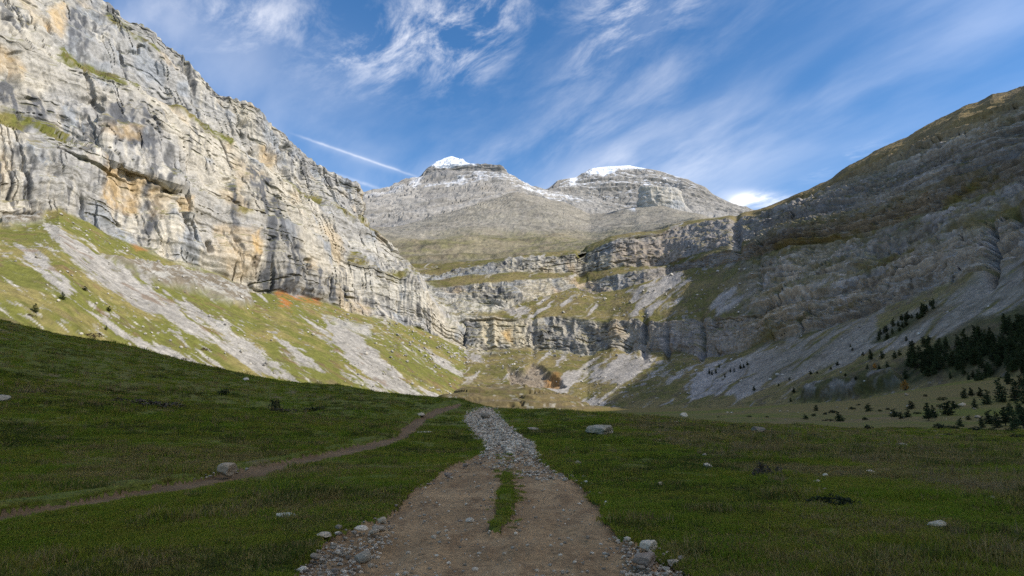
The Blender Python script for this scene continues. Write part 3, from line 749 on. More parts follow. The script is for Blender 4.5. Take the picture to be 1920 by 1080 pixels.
def left_peak():
    us = np.arange(600, 1180, 1.9)
    m0 = [(600, 470, 2500), (740, 455, 2500), (850, 425, 2700), (960, 395, 3000), (1050, 400, 3100), (1180, 420, 3100)]
    m0b = [(600, 425, 2600), (680, 424, 2620), (740, 418, 2700), (805, 405, 2750), (850, 396, 2850), (960, 368, 3150), (1050, 378, 3250), (1180, 405, 3250)]
    m1 = [(600, 392, 2750), (690, 385, 2800), (740, 380, 2900), (800, 378, 2950), (850, 375, 3050), (900, 366, 3150), (960, 355, 3350), (1050, 371, 3450), (1180, 398, 3450)]
    m2 = [(600, 385, 3000), (672, 376, 3050), (720, 367, 3150), (760, 356, 3250), (787, 345, 3350), (850, 338, 3450), (900, 334, 3480), (950, 336, 3500), (1000, 356, 3550), (1060, 370, 3600), (1180, 392, 3600)]
    m3 = [(600, 380, 3200), (672, 370, 3250), (720, 361, 3350), (760, 345, 3450), (787, 336, 3550), (800, 330, 3600), (850, 328, 3600), (890, 326, 3600), (947, 328, 3600), (967, 339, 3600), (1000, 352, 3650), (1060, 367, 3700), (1180, 388, 3700)]
    m4 = [(600, 376, 3300), (672, 367, 3350), (720, 357, 3450), (760, 341, 3550), (787, 331, 3620), (800, 316, 3640), (813, 310, 3650), (850, 308, 3650), (887, 313, 3650), (910, 313, 3640), (937, 315, 3640), (947, 323, 3650), (967, 337, 3680), (990, 347, 3700), (1027, 357, 3750), (1060, 364, 3780), (1180, 385, 3800)]
    m5 = [(600, 374, 3400), (672, 365, 3450), (720, 355, 3550), (760, 339, 3650), (787, 329, 3700), (800, 314, 3720), (813, 307, 3730), (833, 295, 3760), (847, 291, 3770), (863, 297, 3770), (887, 310, 3760), (910, 312, 3760), (937, 314, 3740), (947, 322, 3750), (967, 336, 3760), (990, 346, 3780), (1027, 356, 3830), (1060, 363, 3850), (1180, 384, 3900)]
    bk = [(k[0], 'w') + tuple(P(*k) + np.array([0, 300, -140])) for k in m5]
    peak('snow_capped_left_peak', 'left of the two far peaks, pointed with a white snow cap and dark band', us, [m0, m0b, m1, m2, m3, m4, m5, bk], [10, 26, 24, 10, 14, 14, 6],
         [([(808, 310), (833, 293), (847, 288), (865, 296), (892, 314), (862, 313), (830, 313)], 1.0, -1.0), ([(770, 342), (800, 318), (806, 318), (796, 333), (775, 350)], .5, .55), ([(780, 345), (850, 336), (890, 325), (940, 328), (960, 340), (900, 342), (850, 345), (800, 352)], .5, .72), ([(945, 322), (975, 340), (1035, 360), (1080, 372), (1110, 380), (1060, 380), (1010, 368), (960, 350)], .65, .68), ([(672, 372), (760, 345), (770, 348), (700, 368)], .3, .6)],
         151.0, [[(799, 332), (801, 317), (815, 312), (850, 320), (885, 315), (910, 312), (940, 314), (948, 324), (920, 325), (880, 323), (850, 332), (815, 335)], [(803, 383), (812, 370), (835, 364), (850, 372), (830, 378)]])
left_peak()
def right_peak():
    us = np.arange(1000, 1450, 1.9)
    m0 = [(1000, 400, 3500), (1110, 410, 3500), (1200, 415, 3300), (1290, 420, 3300), (1450, 430, 3300)]
    m1 = [(1000, 372, 3700), (1060, 368, 3750), (1110, 384, 3750), (1180, 390, 3700), (1280, 398, 3650), (1350, 404, 3650), (1450, 416, 3650)]
    m2 = [(1000, 366, 3900), (1040, 356, 3900), (1080, 348, 3950), (1110, 350, 3950), (1180, 352, 3950), (1240, 356, 3950), (1290, 362, 3900), (1330, 376, 3900), (1380, 390, 3900), (1450, 412, 3900)]
    m3 = [(1000, 364, 4000), (1028, 354, 4000), (1047, 341, 4050), (1080, 336, 4100), (1107, 328, 4100), (1133, 330, 4100), (1180, 330, 4100), (1213, 332, 4100), (1240, 334, 4100), (1280, 343, 4050), (1303, 352, 4050), (1337, 368, 4050), (1380, 386, 4050), (1450, 408, 4050)]
    m4 = [(1000, 362, 4100), (1028, 352, 4100), (1047, 338, 4150), (1080, 332, 4200), (1107, 317, 4250), (1133, 312, 4300), (1180, 309, 4300), (1213, 315, 4250), (1240, 320, 4250), (1280, 333, 4200), (1290, 335, 4200), (1303, 343, 4200), (1323, 350, 4200), (1337, 363, 4200), (1357, 373, 4200), (1380, 384, 4200), (1407, 395, 4200), (1450, 410, 4200)]
    bk = [(k[0], 'w') + tuple(P(*k) + np.array([0, 300, -140])) for k in m4]
    peak('snow_capped_right_peak', 'right of the two far peaks, broad and flat topped with snow streaks', us, [m0, m1, m2, m3, m4, bk], [10, 30, 22, 22, 6],
         [([(1095, 326), (1110, 314), (1135, 309), (1180, 305), (1216, 313), (1195, 318), (1160, 322), (1130, 330), (1118, 326)], 1.0, -.4), ([(1040, 345), (1100, 322), (1250, 318), (1320, 352), (1250, 356), (1160, 352), (1090, 352)], .8, .78), ([(1090, 352), (1200, 345), (1200, 385), (1110, 380)], .6, .84), ([(1068, 335), (1082, 330), (1082, 345), (1070, 345)], .9, .2)],
         161.0, tone=(.25, .234, .21))
right_peak()
def rock_tower():
    us = np.linspace(0, 1, 60)
    def ring(cx, cy, Y, rx, bulge):
        r = []
        for t in np.linspace(0, 1, 13):
            a = math.pi * (1.0 - t)
            r.append((t, cx + rx * math.cos(a), cy + bulge * math.sin(a), Y - 70 * math.sin(a) ** .6))
        return r
    G, V = make_sheet(us, [ring(1240, 402, 2760, 58, 3), ring(1240, 388, 2790, 44, 2), ring(1236, 360, 2800, 39, 2), ring(1232, 351, 2810, 31, 1), ring(1228, 349, 2860, 12, 0)], [6, 16, 6, 4])
    d = rock_disp(G, 2.2, .7, .35, .8, .8)
    G2, n = finish(G, d * ss(4 - V, 0, 1.2))
    c = rock_colour(G2, grey=(.40, .375, .33), cream=(.48, .43, .35), s=2.2, streak=.3, warm=.3)
    c = mixc(c, ss(V, .6, .95) * -1 + 1, (.30, .285, .26))
    o = grid_mesh('rock_tower', G2, c, M_FARROCK)
    tag(o, 'blunt rock tower standing in front of the right far peak', kind='structure')
rock_tower()

# ---- low layered mound where the stream leaves the gorge
def mound():
    us = np.arange(800, 1200, 1.6)
    a = [(800, 772, 470), (960, 775, 470), (1100, 775, 480), (1200, 776, 500)]
    b = [(800, 752, 500), (850, 745, 500), (900, 752, 490), (1000, 755, 490), (1080, 762, 500), (1200, 774, 530)]
    t = [(800, 752, 540), (850, 735, 540), (880, 725, 550), (930, 722, 560), (985, 722, 570), (1030, 732, 570), (1080, 748, 570), (1110, 760, 570), (1200, 774, 570)]
    e = [(800, 756, 620), (850, 745, 640), (930, 728, 660), (985, 726, 660), (1030, 738, 660), (1110, 766, 640), (1200, 776, 640)]
    G, V = make_sheet(us, [a, b, t, e], [8, 26, 10])
    G = smooth_grid(G, 3)
    px, py = proj(G)
    st = sharp(vn(G, (90, 90, 1.6), 1.0) + .5 * vn(G, (40, 40, .8), 2.0), .3)
    d = 1.6 * st + 1.6 * fbm(G, 18, 3, .6, 171.0) - 3.0 * crease(vn(G, (60, 60, 2.6), 174.0), .12)
    G2, n = finish(G, d)
    c = turf_colour(G2, green=(.115, .10, .035), dry=(.155, .12, .055), brown=(.095, .07, .04), s=.5, w=.35)
    c = mixc(c, .75 * ss(-st, .3, .8), (.13, .105, .07))
    c = mixc(c, .6 * ss(fbm(G, 5, 3, .6, 173.0), .45, .7), (.34, .32, .28))
    o = grid_mesh('layered_mound', G2, c, M_CLIFF)
    tag(o, 'low brown mound of layered ledges at the foot of the gorge', kind='structure')
mound()
# ------------------------------------------------------------------ near meadow, flat valley floor, track and footpath
CTRL = [ # (px, py, distance) read off the photograph
    (940, 1500, 2.8), (200, 1500, 2.8), (1700, 1500, 2.8), (940, 1080, 6.5), (940, 1000, 8.7), (940, 933, 12), (945, 880, 17.2), (940, 845, 25), (935, 832, 30), (930, 805, 42), (905, 778, 58), (900, 771, 64),
    (0, 1075, 6.6), (0, 985, 9.3), (0, 960, 10.3), (0, 900, 14), (0, 860, 18), (0, 800, 25), (0, 740, 36), (0, 680, 48), (0, 603, 72), (-300, 500, 75), (-300, 700, 34), (-300, 900, 13), (-300, 1080, 6.6),
    (200, 925, 12.4), (400, 890, 16), (500, 878, 18), (640, 852, 22.5), (760, 820, 33), (795, 783, 52), (850, 765, 62), (700, 800, 38), (600, 800, 36), (600, 760, 52),
    (250, 850, 20), (250, 760, 38), (250, 700, 56), (230, 650, 80), (450, 820, 27), (450, 760, 46), (450, 702, 84), (640, 728, 82), (760, 742, 78), (850, 750, 72), (700, 880, 17),
    (1050, 772, 64), (1100, 790, 50), (1130, 815, 33), (1100, 880, 17.2), (1200, 950, 10.9), (1300, 1080, 6.6), (1300, 900, 14.8), (1300, 840, 25), (1250, 790, 50), (1350, 800, 45), (1500, 822, 37), (1500, 860, 21), (1700, 840, 30), (1920, 850, 26), (1920, 900, 15), (1920, 1000, 8.8), (2300, 870, 20), (2300, 1050, 7.5),
    (1500, 806, 70), (1700, 820, 60), (1920, 828, 52), (2300, 830, 45), (1300, 794, 105), (1500, 792, 110), (1700, 795, 110), (1920, 795, 110), (1500, 776, 190), (1700, 772, 170), (1920, 760, 170), (1300, 775, 270), (1500, 757, 330), (1700, 735, 280), (1850, 718, 260), (2300, 700, 220), (2300, 780, 110), (1100, 772, 380), (1100, 768, 480), (1000, 769, 480), (1300, 766, 480), (1920, 690, 320), (1700, 740, 400),
]
WCTRL = [(-20, 110, -1.6), (0, 130, -2.2), (-45, 130, .8), (-60, 180, 1.0), (-20, 220, -2.2), (-110, 150, 7.5), (-150, 220, 12), (-90, 260, 3.5), (-60, 330, -1.0), (0, 330, -2.4), (-110, 420, 3), (-60, 480, -1), (-140, 600, 0), (0, 620, -3), (120, 620, -2), (-260, 350, 10), (60, 130, -2.0), (30, 90, -1.0), (-200, 60, 14), (-90, 40, 10), (-60, -20, 3), (60, -20, 0), (250, 60, 4), (250, 500, 0)]
_c = np.array([P(*k) for k in CTRL] + [np.array(k, float) for k in WCTRL])
def _lg(x, y):
    # compress distance so near detail and far detail carry the same weight
    r = np.sqrt(x * x + y * y) + 3.0
    s = np.log(r) / r * 20.0
    return np.stack([x * s, y * s], -1)
_cp = _lg(_c[:, 0], _c[:, 1])
_dist = np.sqrt(_c[:, 0] ** 2 + _c[:, 1] ** 2) + 3
_zn = _c[:, 2] / _dist
def _tps(r2): return np.where(r2 > 1e-9, r2 * np.log(np.maximum(r2, 1e-9)), 0)
_n = len(_c)
_K = _tps(((_cp[:, None] - _cp[None]) ** 2).sum(-1)) + np.eye(_n) * 0.6
_Pm = np.concatenate([np.ones((_n, 1)), _cp], 1)
_A = np.block([[_K, _Pm], [_Pm.T, np.zeros((3, 3))]])
_w = np.linalg.solve(_A, np.concatenate([_zn, np.zeros(3)]))
def _base(x, y):
    q = _lg(x, y); z = np.empty(len(x))
    for i in range(0, len(x), 40000):
        s = slice(i, i + 40000)
        r2 = ((q[s, None] - _cp[None]) ** 2).sum(-1)
        z[s] = _tps(r2) @ _w[:_n] + _w[_n] + q[s] @ _w[_n + 1:]
    return z * (np.sqrt(x * x + y * y) + 3)
_TA, _TR = 340, 420                      # the smooth ground, tabulated once over angle and distance
_ta = np.linspace(-1.7, 1.7, _TA); _tr = np.linspace(math.log(3.5), math.log(760), _TR)
_tab = _base((_ta[None] * np.exp(_tr)[:, None]).reshape(-1), np.repeat(np.exp(_tr) - 4, _TA)).reshape(_TR, _TA)
def ground_z(x, y, detail=True):
    x = np.asarray(x, float); y = np.asarray(y, float); sh = x.shape
    x = x.reshape(-1); y = y.reshape(-1)
    rr = np.maximum(y + 4, 3.5)
    u = np.clip((x / rr + 1.7) / 3.4 * (_TA - 1), 0, _TA - 1.001)
    v = np.clip((np.log(rr) - _tr[0]) / (_tr[-1] - _tr[0]) * (_TR - 1), 0, _TR - 1.001)
    i = u.astype(int); j = v.astype(int); fu = u - i; fv = v - j
    z = (_tab[j, i] * (1 - fu) + _tab[j, i + 1] * fu) * (1 - fv) + (_tab[j + 1, i] * (1 - fu) + _tab[j + 1, i + 1] * fu) * fv
    r = np.sqrt(x * x + y * y) + 3
    if detail:
        p = np.stack([x, y, np.zeros_like(x)], -1)
        far = ss(r, 12, 50)
        z = z + 0.075 * fbm(p, 3.4, 2, .5, 201.0) + 0.020 * fbm(p, .7, 2, .5, 203.0) + far * (.16 * fbm(p, 11, 3, .5, 205.0) + .13 * fbm(p, 3.2, 2, .5, 206.0)) + ss(r, 60, 160) * .35 * fbm(p, 35, 3, .5, 207.0)
    return z.reshape(sh)

TRACK = [(300, 1500), (430, 1200), (545, 1085), (590, 1030), (640, 1000), (700, 978), (735, 955), (765, 918), (805, 900), (850, 868), (900, 850), (915, 838), (896, 822), (882, 800), (870, 788), (878, 775), (900, 766), (925, 766), (932, 778), (952, 795), (978, 815), (1002, 828), (1008, 850), (1018, 868), (1048, 886), (1085, 904), (1108, 926), (1124, 948), (1140, 968), (1158, 992), (1180, 1012), (1240, 1050), (1300, 1085), (1420, 1200), (1800, 1500)]
STRIP = [(944, 884), (951, 878), (958, 892), (964, 915), (964, 942), (952, 968), (938, 986), (924, 988), (920, 980), (931, 955), (941, 915)]
GRAVEL = [(866, 788), (876, 772), (900, 764), (930, 764), (950, 795), (985, 818), (1004, 832), (1000, 848), (978, 836), (955, 852), (938, 836), (915, 846), (900, 834), (884, 815)]
TRAIL = [(-500, 1060), (-200, 995), (0, 953), (133, 934), (233, 917), (333, 900), (433, 882), (500, 868), (600, 848), (700, 826), (744, 818), (748, 806), (787, 780), (812, 768), (860, 757), (868, 760), (833, 772), (803, 785), (778, 810), (768, 822), (700, 842), (600, 864), (500, 890), (467, 897), (367, 916), (267, 931), (133, 953), (0, 980), (-200, 1036), (-500, 1112)]
def path_masks(x, y, z, wide=1.0):
    p = np.stack([x, y, z], -1)
    px, py = proj(p)
    r = np.sqrt(x * x + y * y)
    k = np.clip(9.0 / np.maximum(r, 1), 0.12, 2)      # edges wander by a fixed size on the ground
    jx = 16 * k * fbm(p, .8, 3, .6, 211.0); jy = 6 * k * fbm(p, .8, 3, .6, 212.0)
    soft = 5 * wide
    ok = y > 1.5
    tr = polymask(px + jx, py + jy, TRACK, soft) * ok
    st = polymask(px + jx * .7, py + jy, STRIP, 4 * wide) * ok
    fp = polymask(px + jx * .6, py + jy * .6, TRAIL, 3 * wide) * ok
    gv = polymask(px + jx, py + jy, GRAVEL, 11) * ok
    return np.clip(tr - st, 0, 1), fp, gv, px, py

def ground_material(name, kind, tone=1.0):
    m, k, b = mat_new(name)
    pos = k.new('ShaderNodeNewGeometry').outputs['Position']
    if kind == 'turf':
        big = k.noise(pos, 0.045, 4.0, .6); mid = k.noise(pos, 0.5, 5.0, .65); fine = k.noise(pos, 9.0, 6.0, .75)
        mot = k.noise(k.mapping(pos, scale=(1, .5, 1)), 1.7, 4.0, .7)
        c = k.mix(k.ramp(mid, .32, .68), (.115, .130, .016, 1), (.155, .150, .024, 1))
        c = k.mix(k.math('MULTIPLY', k.ramp(big, .45, .7), .5), c, (.16, .12, .035, 1))
        c = k.mix(k.math('MULTIPLY', k.ramp(mot, .55, .75), .6), c, (.07, .05, .018, 1))
        at = k.new('ShaderNodeAttribute', attribute_name='dry')
        c = k.mix(k.math('MULTIPLY', at.outputs['Fac'], k.ramp(mid, .25, .75, .6, 1.0)), c, (.20, .13, .055, 1))
        at2 = k.new('ShaderNodeAttribute', attribute_name='bare')
        c = k.mix(at2.outputs['Fac'], c, (.20, .13, .07, 1))
        f = k.ramp(fine, .25, .75, .45, 1.5)
        bd = 0.05
    elif kind == 'soil':
        big = k.noise(pos, 0.55, 5.0, .6); fine = k.noise(pos, 14.0, 6.0, .72); mid = k.noise(k.mapping(pos, scale=(1, .45, 1)), 2.6, 5.0, .65)
        c = k.mix(k.ramp(big, .35, .65), tuple(x * tone for x in (.295, .180, .082)) + (1,), tuple(x * tone for x in (.41, .258, .122)) + (1,))
        c = k.mix(k.math('MULTIPLY', k.ramp(mid, .46, .66), .75), c, (.20, .115, .052, 1))
        at = k.new('ShaderNodeAttribute', attribute_name='gravel')
        vor = k.new('ShaderNodeTexVoronoi'); k.l.new(pos, vor.inputs['Vector']); vor.inputs['Scale'].default_value = 11.0
        sep = k.new('ShaderNodeSeparateColor'); k.l.new(vor.outputs['Color'], sep.inputs[0])
        gcol = k.mix(sep.outputs[0], (.38, .28, .18, 1), (.62, .49, .34, 1))
        c = k.mix(at.outputs['Fac'], c, gcol)
        f = k.ramp(fine, .25, .75, .62, 1.32)
        bd = 0.03
    cc = k.vmath('SCALE', c); k.put(cc.node.inputs['Scale'], f)
    k.l.new(cc, b.inputs['Base Color'])
    bp = k.new('ShaderNodeBump'); bp.inputs['Strength'].default_value = .6; bp.inputs['Distance'].default_value = bd
    k.l.new(fine, bp.inputs['Height']); k.l.new(bp.outputs[0], b.inputs['Normal'])
    return m
M_TURF = ground_material('meadow_turf', 'turf')
M_SOIL = ground_material('trodden_soil', 'soil')
M_SOIL_DARK = ground_material('damp_footpath_soil', 'soil', .58)

def meadow():
    a = np.concatenate([np.linspace(-1.5, -.82, 60, endpoint=False), np.linspace(-.82, .82, 580), np.linspace(.82, 1.6, 60)[1:]])
    r = np.exp(np.linspace(math.log(4.6), math.log(690), 430))
    Y = (r - 4)[:, None] * np.ones((1, len(a))); X = a[None] * r[:, None]
    Z = ground_z(X, Y)
    tr, fp, gv, px, py = path_masks(X, Y, Z)
    G = np.stack([X, Y, Z], -1)
    # turf stands a little above the worn ways and has a small bank on the uphill side of the footpath
    bank = np.clip(polymask(px, py, [(x, y - 9) for x, y in TRAIL[:15]] + [(x, y - 1) for x, y in TRAIL[:15]][::-1], 5) - fp, 0, 1)
    G[..., 2] += 0.06 * bank * ss(Y, 4, 8) - .20 * ss(tr, .25, .75) - .22 * ss(fp, .3, .8)
    tus = ss(fbm(G, 1.1, 2, .5, 221.0), .25, .7) * ss(Y, 8, 14) * (1 - np.maximum(tr, fp))
    G[..., 2] += .05 * tus
    wx = px + 20 * fbm(G, 4, 3, .6, 222.0); wy = py + 8 * fbm(G, 4, 3, .6, 223.0)
    dry = np.maximum(polymask(wx, wy, [(1120, 775), (1500, 790), (2100, 835), (2100, 920), (1600, 905), (1350, 850), (1180, 795)], 14) * .75,
                     polymask(wx, wy, [(1450, 792), (2000, 800), (2000, 838), (1480, 812)], 8) * .9)
    dry = np.maximum(dry, .5 * polymask(wx, wy, [(100, 735), (340, 735), (360, 760), (150, 765)], 10))
    dry = dry * ss(fbm(G, 5, 3, .6, 224.0), -.6, .3)
    dry = np.maximum(dry, .75 * ss(Y, 80, 130) * ss(fbm(G, (50, 25, 30), 3, .6, 227.0), -.5, .3))
    bare = polymask(wx, wy, [(1440, 782), (1700, 778), (1760, 790), (1600, 800), (1440, 795)], 7) * .55 * ss(fbm(G, 6, 3, .6, 225.0), -.4, .4)
    dark = ss(fbm(G, 2.2, 3, .6, 226.0), .62, .75) * ss(Y, 12, 20) * (1 - ss(Y, 90, 120))
    bare = np.maximum(bare, dark * .6)
    o = grid_mesh('meadow', G, None, M_TURF, smooth=True, flip=False, extra={'dry': dry, 'bare': bare})
    tag(o, 'grassy meadow and flat valley floor', kind='structure')
meadow()

def worn_way(name, label, poly, which, sink):
    pl = np.array(poly, float)
    a = np.linspace(-1.15 if which == 'trail' else -.62, .0 if which == 'trail' else .62, 420)
    r = np.exp(np.linspace(math.log(5.5), math.log(80), 330))
    Y = (r - 4)[:, None] * np.ones((1, len(a))); X = a[None] * r[:, None]
    Z = ground_z(X, Y)
    tr, fp, gv, px, py = path_masks(X, Y, Z)
    m = fp if which == 'trail' else tr
    G = np.stack([X, Y, Z], -1)
    rut = 0
    if which != 'trail':
        rut = .05 * fbm(G, (.55, 3.0, 1), 3, .55, 231.0, rot=False) - .05 * (np.exp(-((px - 850) / 45) ** 2) + np.exp(-((px - 1030) / 50) ** 2)) * ss(py, 870, 960)
    G[..., 2] += -sink * ss(m, .2, .7) + .035 * fbm(G, .4, 3, .65, 232.0) + rut - .25 * (1 - ss(m, .04, .22))
    o = grid_mesh(name, G, None, M_SOIL_DARK if which == 'trail' else M_SOIL, smooth=True, keep=m > .05, extra={'gravel': gv * .9})
    tag(o, label, kind='structure')
worn_way('dirt_track', 'brown dirt track running up the middle of the valley', TRACK, 'track', .07)
worn_way('footpath', 'narrow earthen footpath crossing the meadow on the left', TRAIL, 'trail', .10)

_YS = np.exp(np.linspace(math.log(3.2), math.log(650), 900))
def ground_hit(px, py):
    """where the line of sight through each pixel first meets the meadow"""
    px = np.atleast_1d(np.asarray(px, float)); py = np.atleast_1d(np.asarray(py, float))
    out = np.zeros((len(px), 3))
    for i0 in range(0, len(px), 60):
        s = slice(i0, i0 + 60)
        d = ray(px[s], py[s])
        t = _YS[None] / d[:, 1:2]
        X = d[:, 0:1] * t; Zr = d[:, 2:3] * t + CAMZ
        Yb = np.repeat(_YS[None], X.shape[0], 0)
        Zg = ground_z(X, Yb, False)
        below = Zr < Zg
        j = np.where(below.any(1), below.argmax(1), len(_YS) - 1)
        j = np.maximum(j, 1)
        n = np.arange(X.shape[0])
        h0 = Zr[n, j - 1] - Zg[n, j - 1]; h1 = Zr[n, j] - Zg[n, j]
        f = np.clip(h0 / (h0 - h1 + 1e-9), 0, 1)
        Yh = _YS[j - 1] + (_YS[j] - _YS[j - 1]) * f
        Xh = d[:, 0] / d[:, 1] * Yh
        out[s] = np.stack([Xh, Yh, ground_z(Xh, Yh)], -1)
    return out
# ------------------------------------------------------------------ stones
def mesh_from(name, verts, faces, mat, smooth=False):
    me = bpy.data.meshes.new(name)
    me.from_pydata([tuple(map(float, v)) for v in verts], [], faces)
    me.materials.append(mat)
    if smooth:
        me.polygons.foreach_set('use_smooth', np.full(len(me.polygons), True))
    me.update()
    return me
import bmesh
def stone_mesh(name, seed, mat, sub=2, flat=.6, angular=6):
    """a broken limestone: a ball cut by planes, roughened; width about 1, resting at z = 0"""
    rg = np.random.default_rng(seed)
    bm = bmesh.new(); bmesh.ops.create_icosphere(bm, subdivisions=sub, radius=1.0)
    v = np.array([x.co[:] for x in bm.verts])
    for _ in range(angular):
        n = rg.normal(size=3); n /= np.linalg.norm(n); h = rg.uniform(.45, .8)
        dd = v @ n - h
        v -= np.outer(np.maximum(dd, 0) * .92, n)
    v += .09 * np.stack([fbm(v + 3 * i + seed, .7, 2, .5, seed + i) for i in range(3)], -1)
    if sub > 2: v += .03 * np.stack([fbm(v + 5 * i, .22, 2, .5, seed + i + 9) for i in range(3)], -1)
    v *= np.array([1, rg.uniform(.65, .95), flat * rg.uniform(.8, 1.2)])
    v -= [(v[:, 0].max() + v[:, 0].min()) / 2, (v[:, 1].max() + v[:, 1].min()) / 2, v[:, 2].min()]
    v /= (v[:, 0].max() - v[:, 0].min())
    for x, c in zip(bm.verts, v): x.co = c
    me = bpy.data.meshes.new(name); bm.to_mesh(me); bm.free()
    me.materials.append(mat)
    return me
def stone_material(name, base, light, lichen=None, scale=1.0):
    m, k, b = mat_new(name)
    tc = k.new('ShaderNodeTexCoord').outputs['Object']
    oi = k.new('ShaderNodeObjectInfo')
    v = k.vmath('ADD', tc, k.vmath('SCALE', oi.outputs['Location']))
    n1 = k.noise(v, 3.0 * scale, 5.0, .65); n2 = k.noise(v, 16.0 * scale, 5.0, .7)
    c = k.mix(k.ramp(n1, .3, .7), base + (1,), light + (1,))
    c = k.mix(k.math('MULTIPLY', k.ramp(n2, .55, .75), .45), c, tuple(.45 * x for x in base) + (1,))
    if lichen: c = k.mix(k.math('MULTIPLY', k.ramp(k.noise(v, 5.0, 5.0, .7), .5, .6), .7), c, lichen + (1,))
    geo = k.new('ShaderNodeNewGeometry'); low = k.new('ShaderNodeSeparateXYZ'); k.l.new(tc, low.inputs[0])
    soil = k.ramp(k.math('ADD', low.outputs[2], k.math('MULTIPLY', n1, .25)), .16, .36, .75, 0.0)
    c = k.mix(soil, c, (.20, .125, .06, 1))       # earth clinging to the foot of the stone
    cc = k.vmath('SCALE', c); k.put(cc.node.inputs['Scale'], k.ramp(oi.outputs['Random'], 0, 1, .62, 1.2))
    k.l.new(cc, b.inputs['Base Color'])
    bp = k.new('ShaderNodeBump'); bp.inputs['Strength'].default_value = .5; bp.inputs['Distance'].default_value = .03
    k.l.new(n2, bp.inputs['Height']); k.l.new(bp.outputs[0], b.inputs['Normal'])
    return m
M_STONE = stone_material('pale_limestone_stone', (.40, .30, .185), (.54, .42, .28))
M_STONE_W = stone_material('white_limestone_stone', (.54, .43, .29), (.68, .56, .40))
M_STONE_G = stone_material('grey_stone', (.31, .24, .16), (.41, .325, .225))
M_STONE_B = stone_material('brown_stone', (.22, .16, .11), (.30, .23, .165))
M_STONE_L = stone_material('lichened_stone', (.36, .30, .20), (.48, .41, .30), (.24, .21, .09))
M_STONE_Y = stone_material('yellowish_stone', (.44, .40, .27), (.55, .50, .36))
STONES = {}
def stone(px, py, w, hr, mat, label, name='stone', group=None, cat='stone', sub=1, flat=None, rz=None, seed=None, sink=.26, pos=None):
    """a stone w pixels wide at a pixel of the photograph, hr = height over width"""
    global _srng
    seed = int(_srng.integers(0, 7)) if seed is None else seed
    key = (mat.name, sub, seed)
    if key not in STONES: STONES[key] = stone_mesh('stone_mesh', 300 + seed * 7 + sub, mat, sub, .62, 7 if sub > 1 else 5)
    p = ground_hit(px, py)[0] if pos is None else pos
    size = .86 * w / FPX * p[1]
    o = bpy.data.objects.new(name, STONES[key])
    me = STONES[key]
    zz = [v.co.z for v in me.vertices]; mh = max(zz)
    o.location = (p[0], p[1], p[2] - sink * size * hr)
    o.scale = (size, size, size * hr / mh * (1 + sink))
    o.rotation_euler = (0, 0, rz if rz is not None else float(_srng.uniform(-.6, .6)) + (math.pi if _srng.random() < .5 else 0))
    link(o); tag(o, label, cat, group)
    return o
_srng = np.random.default_rng(5)
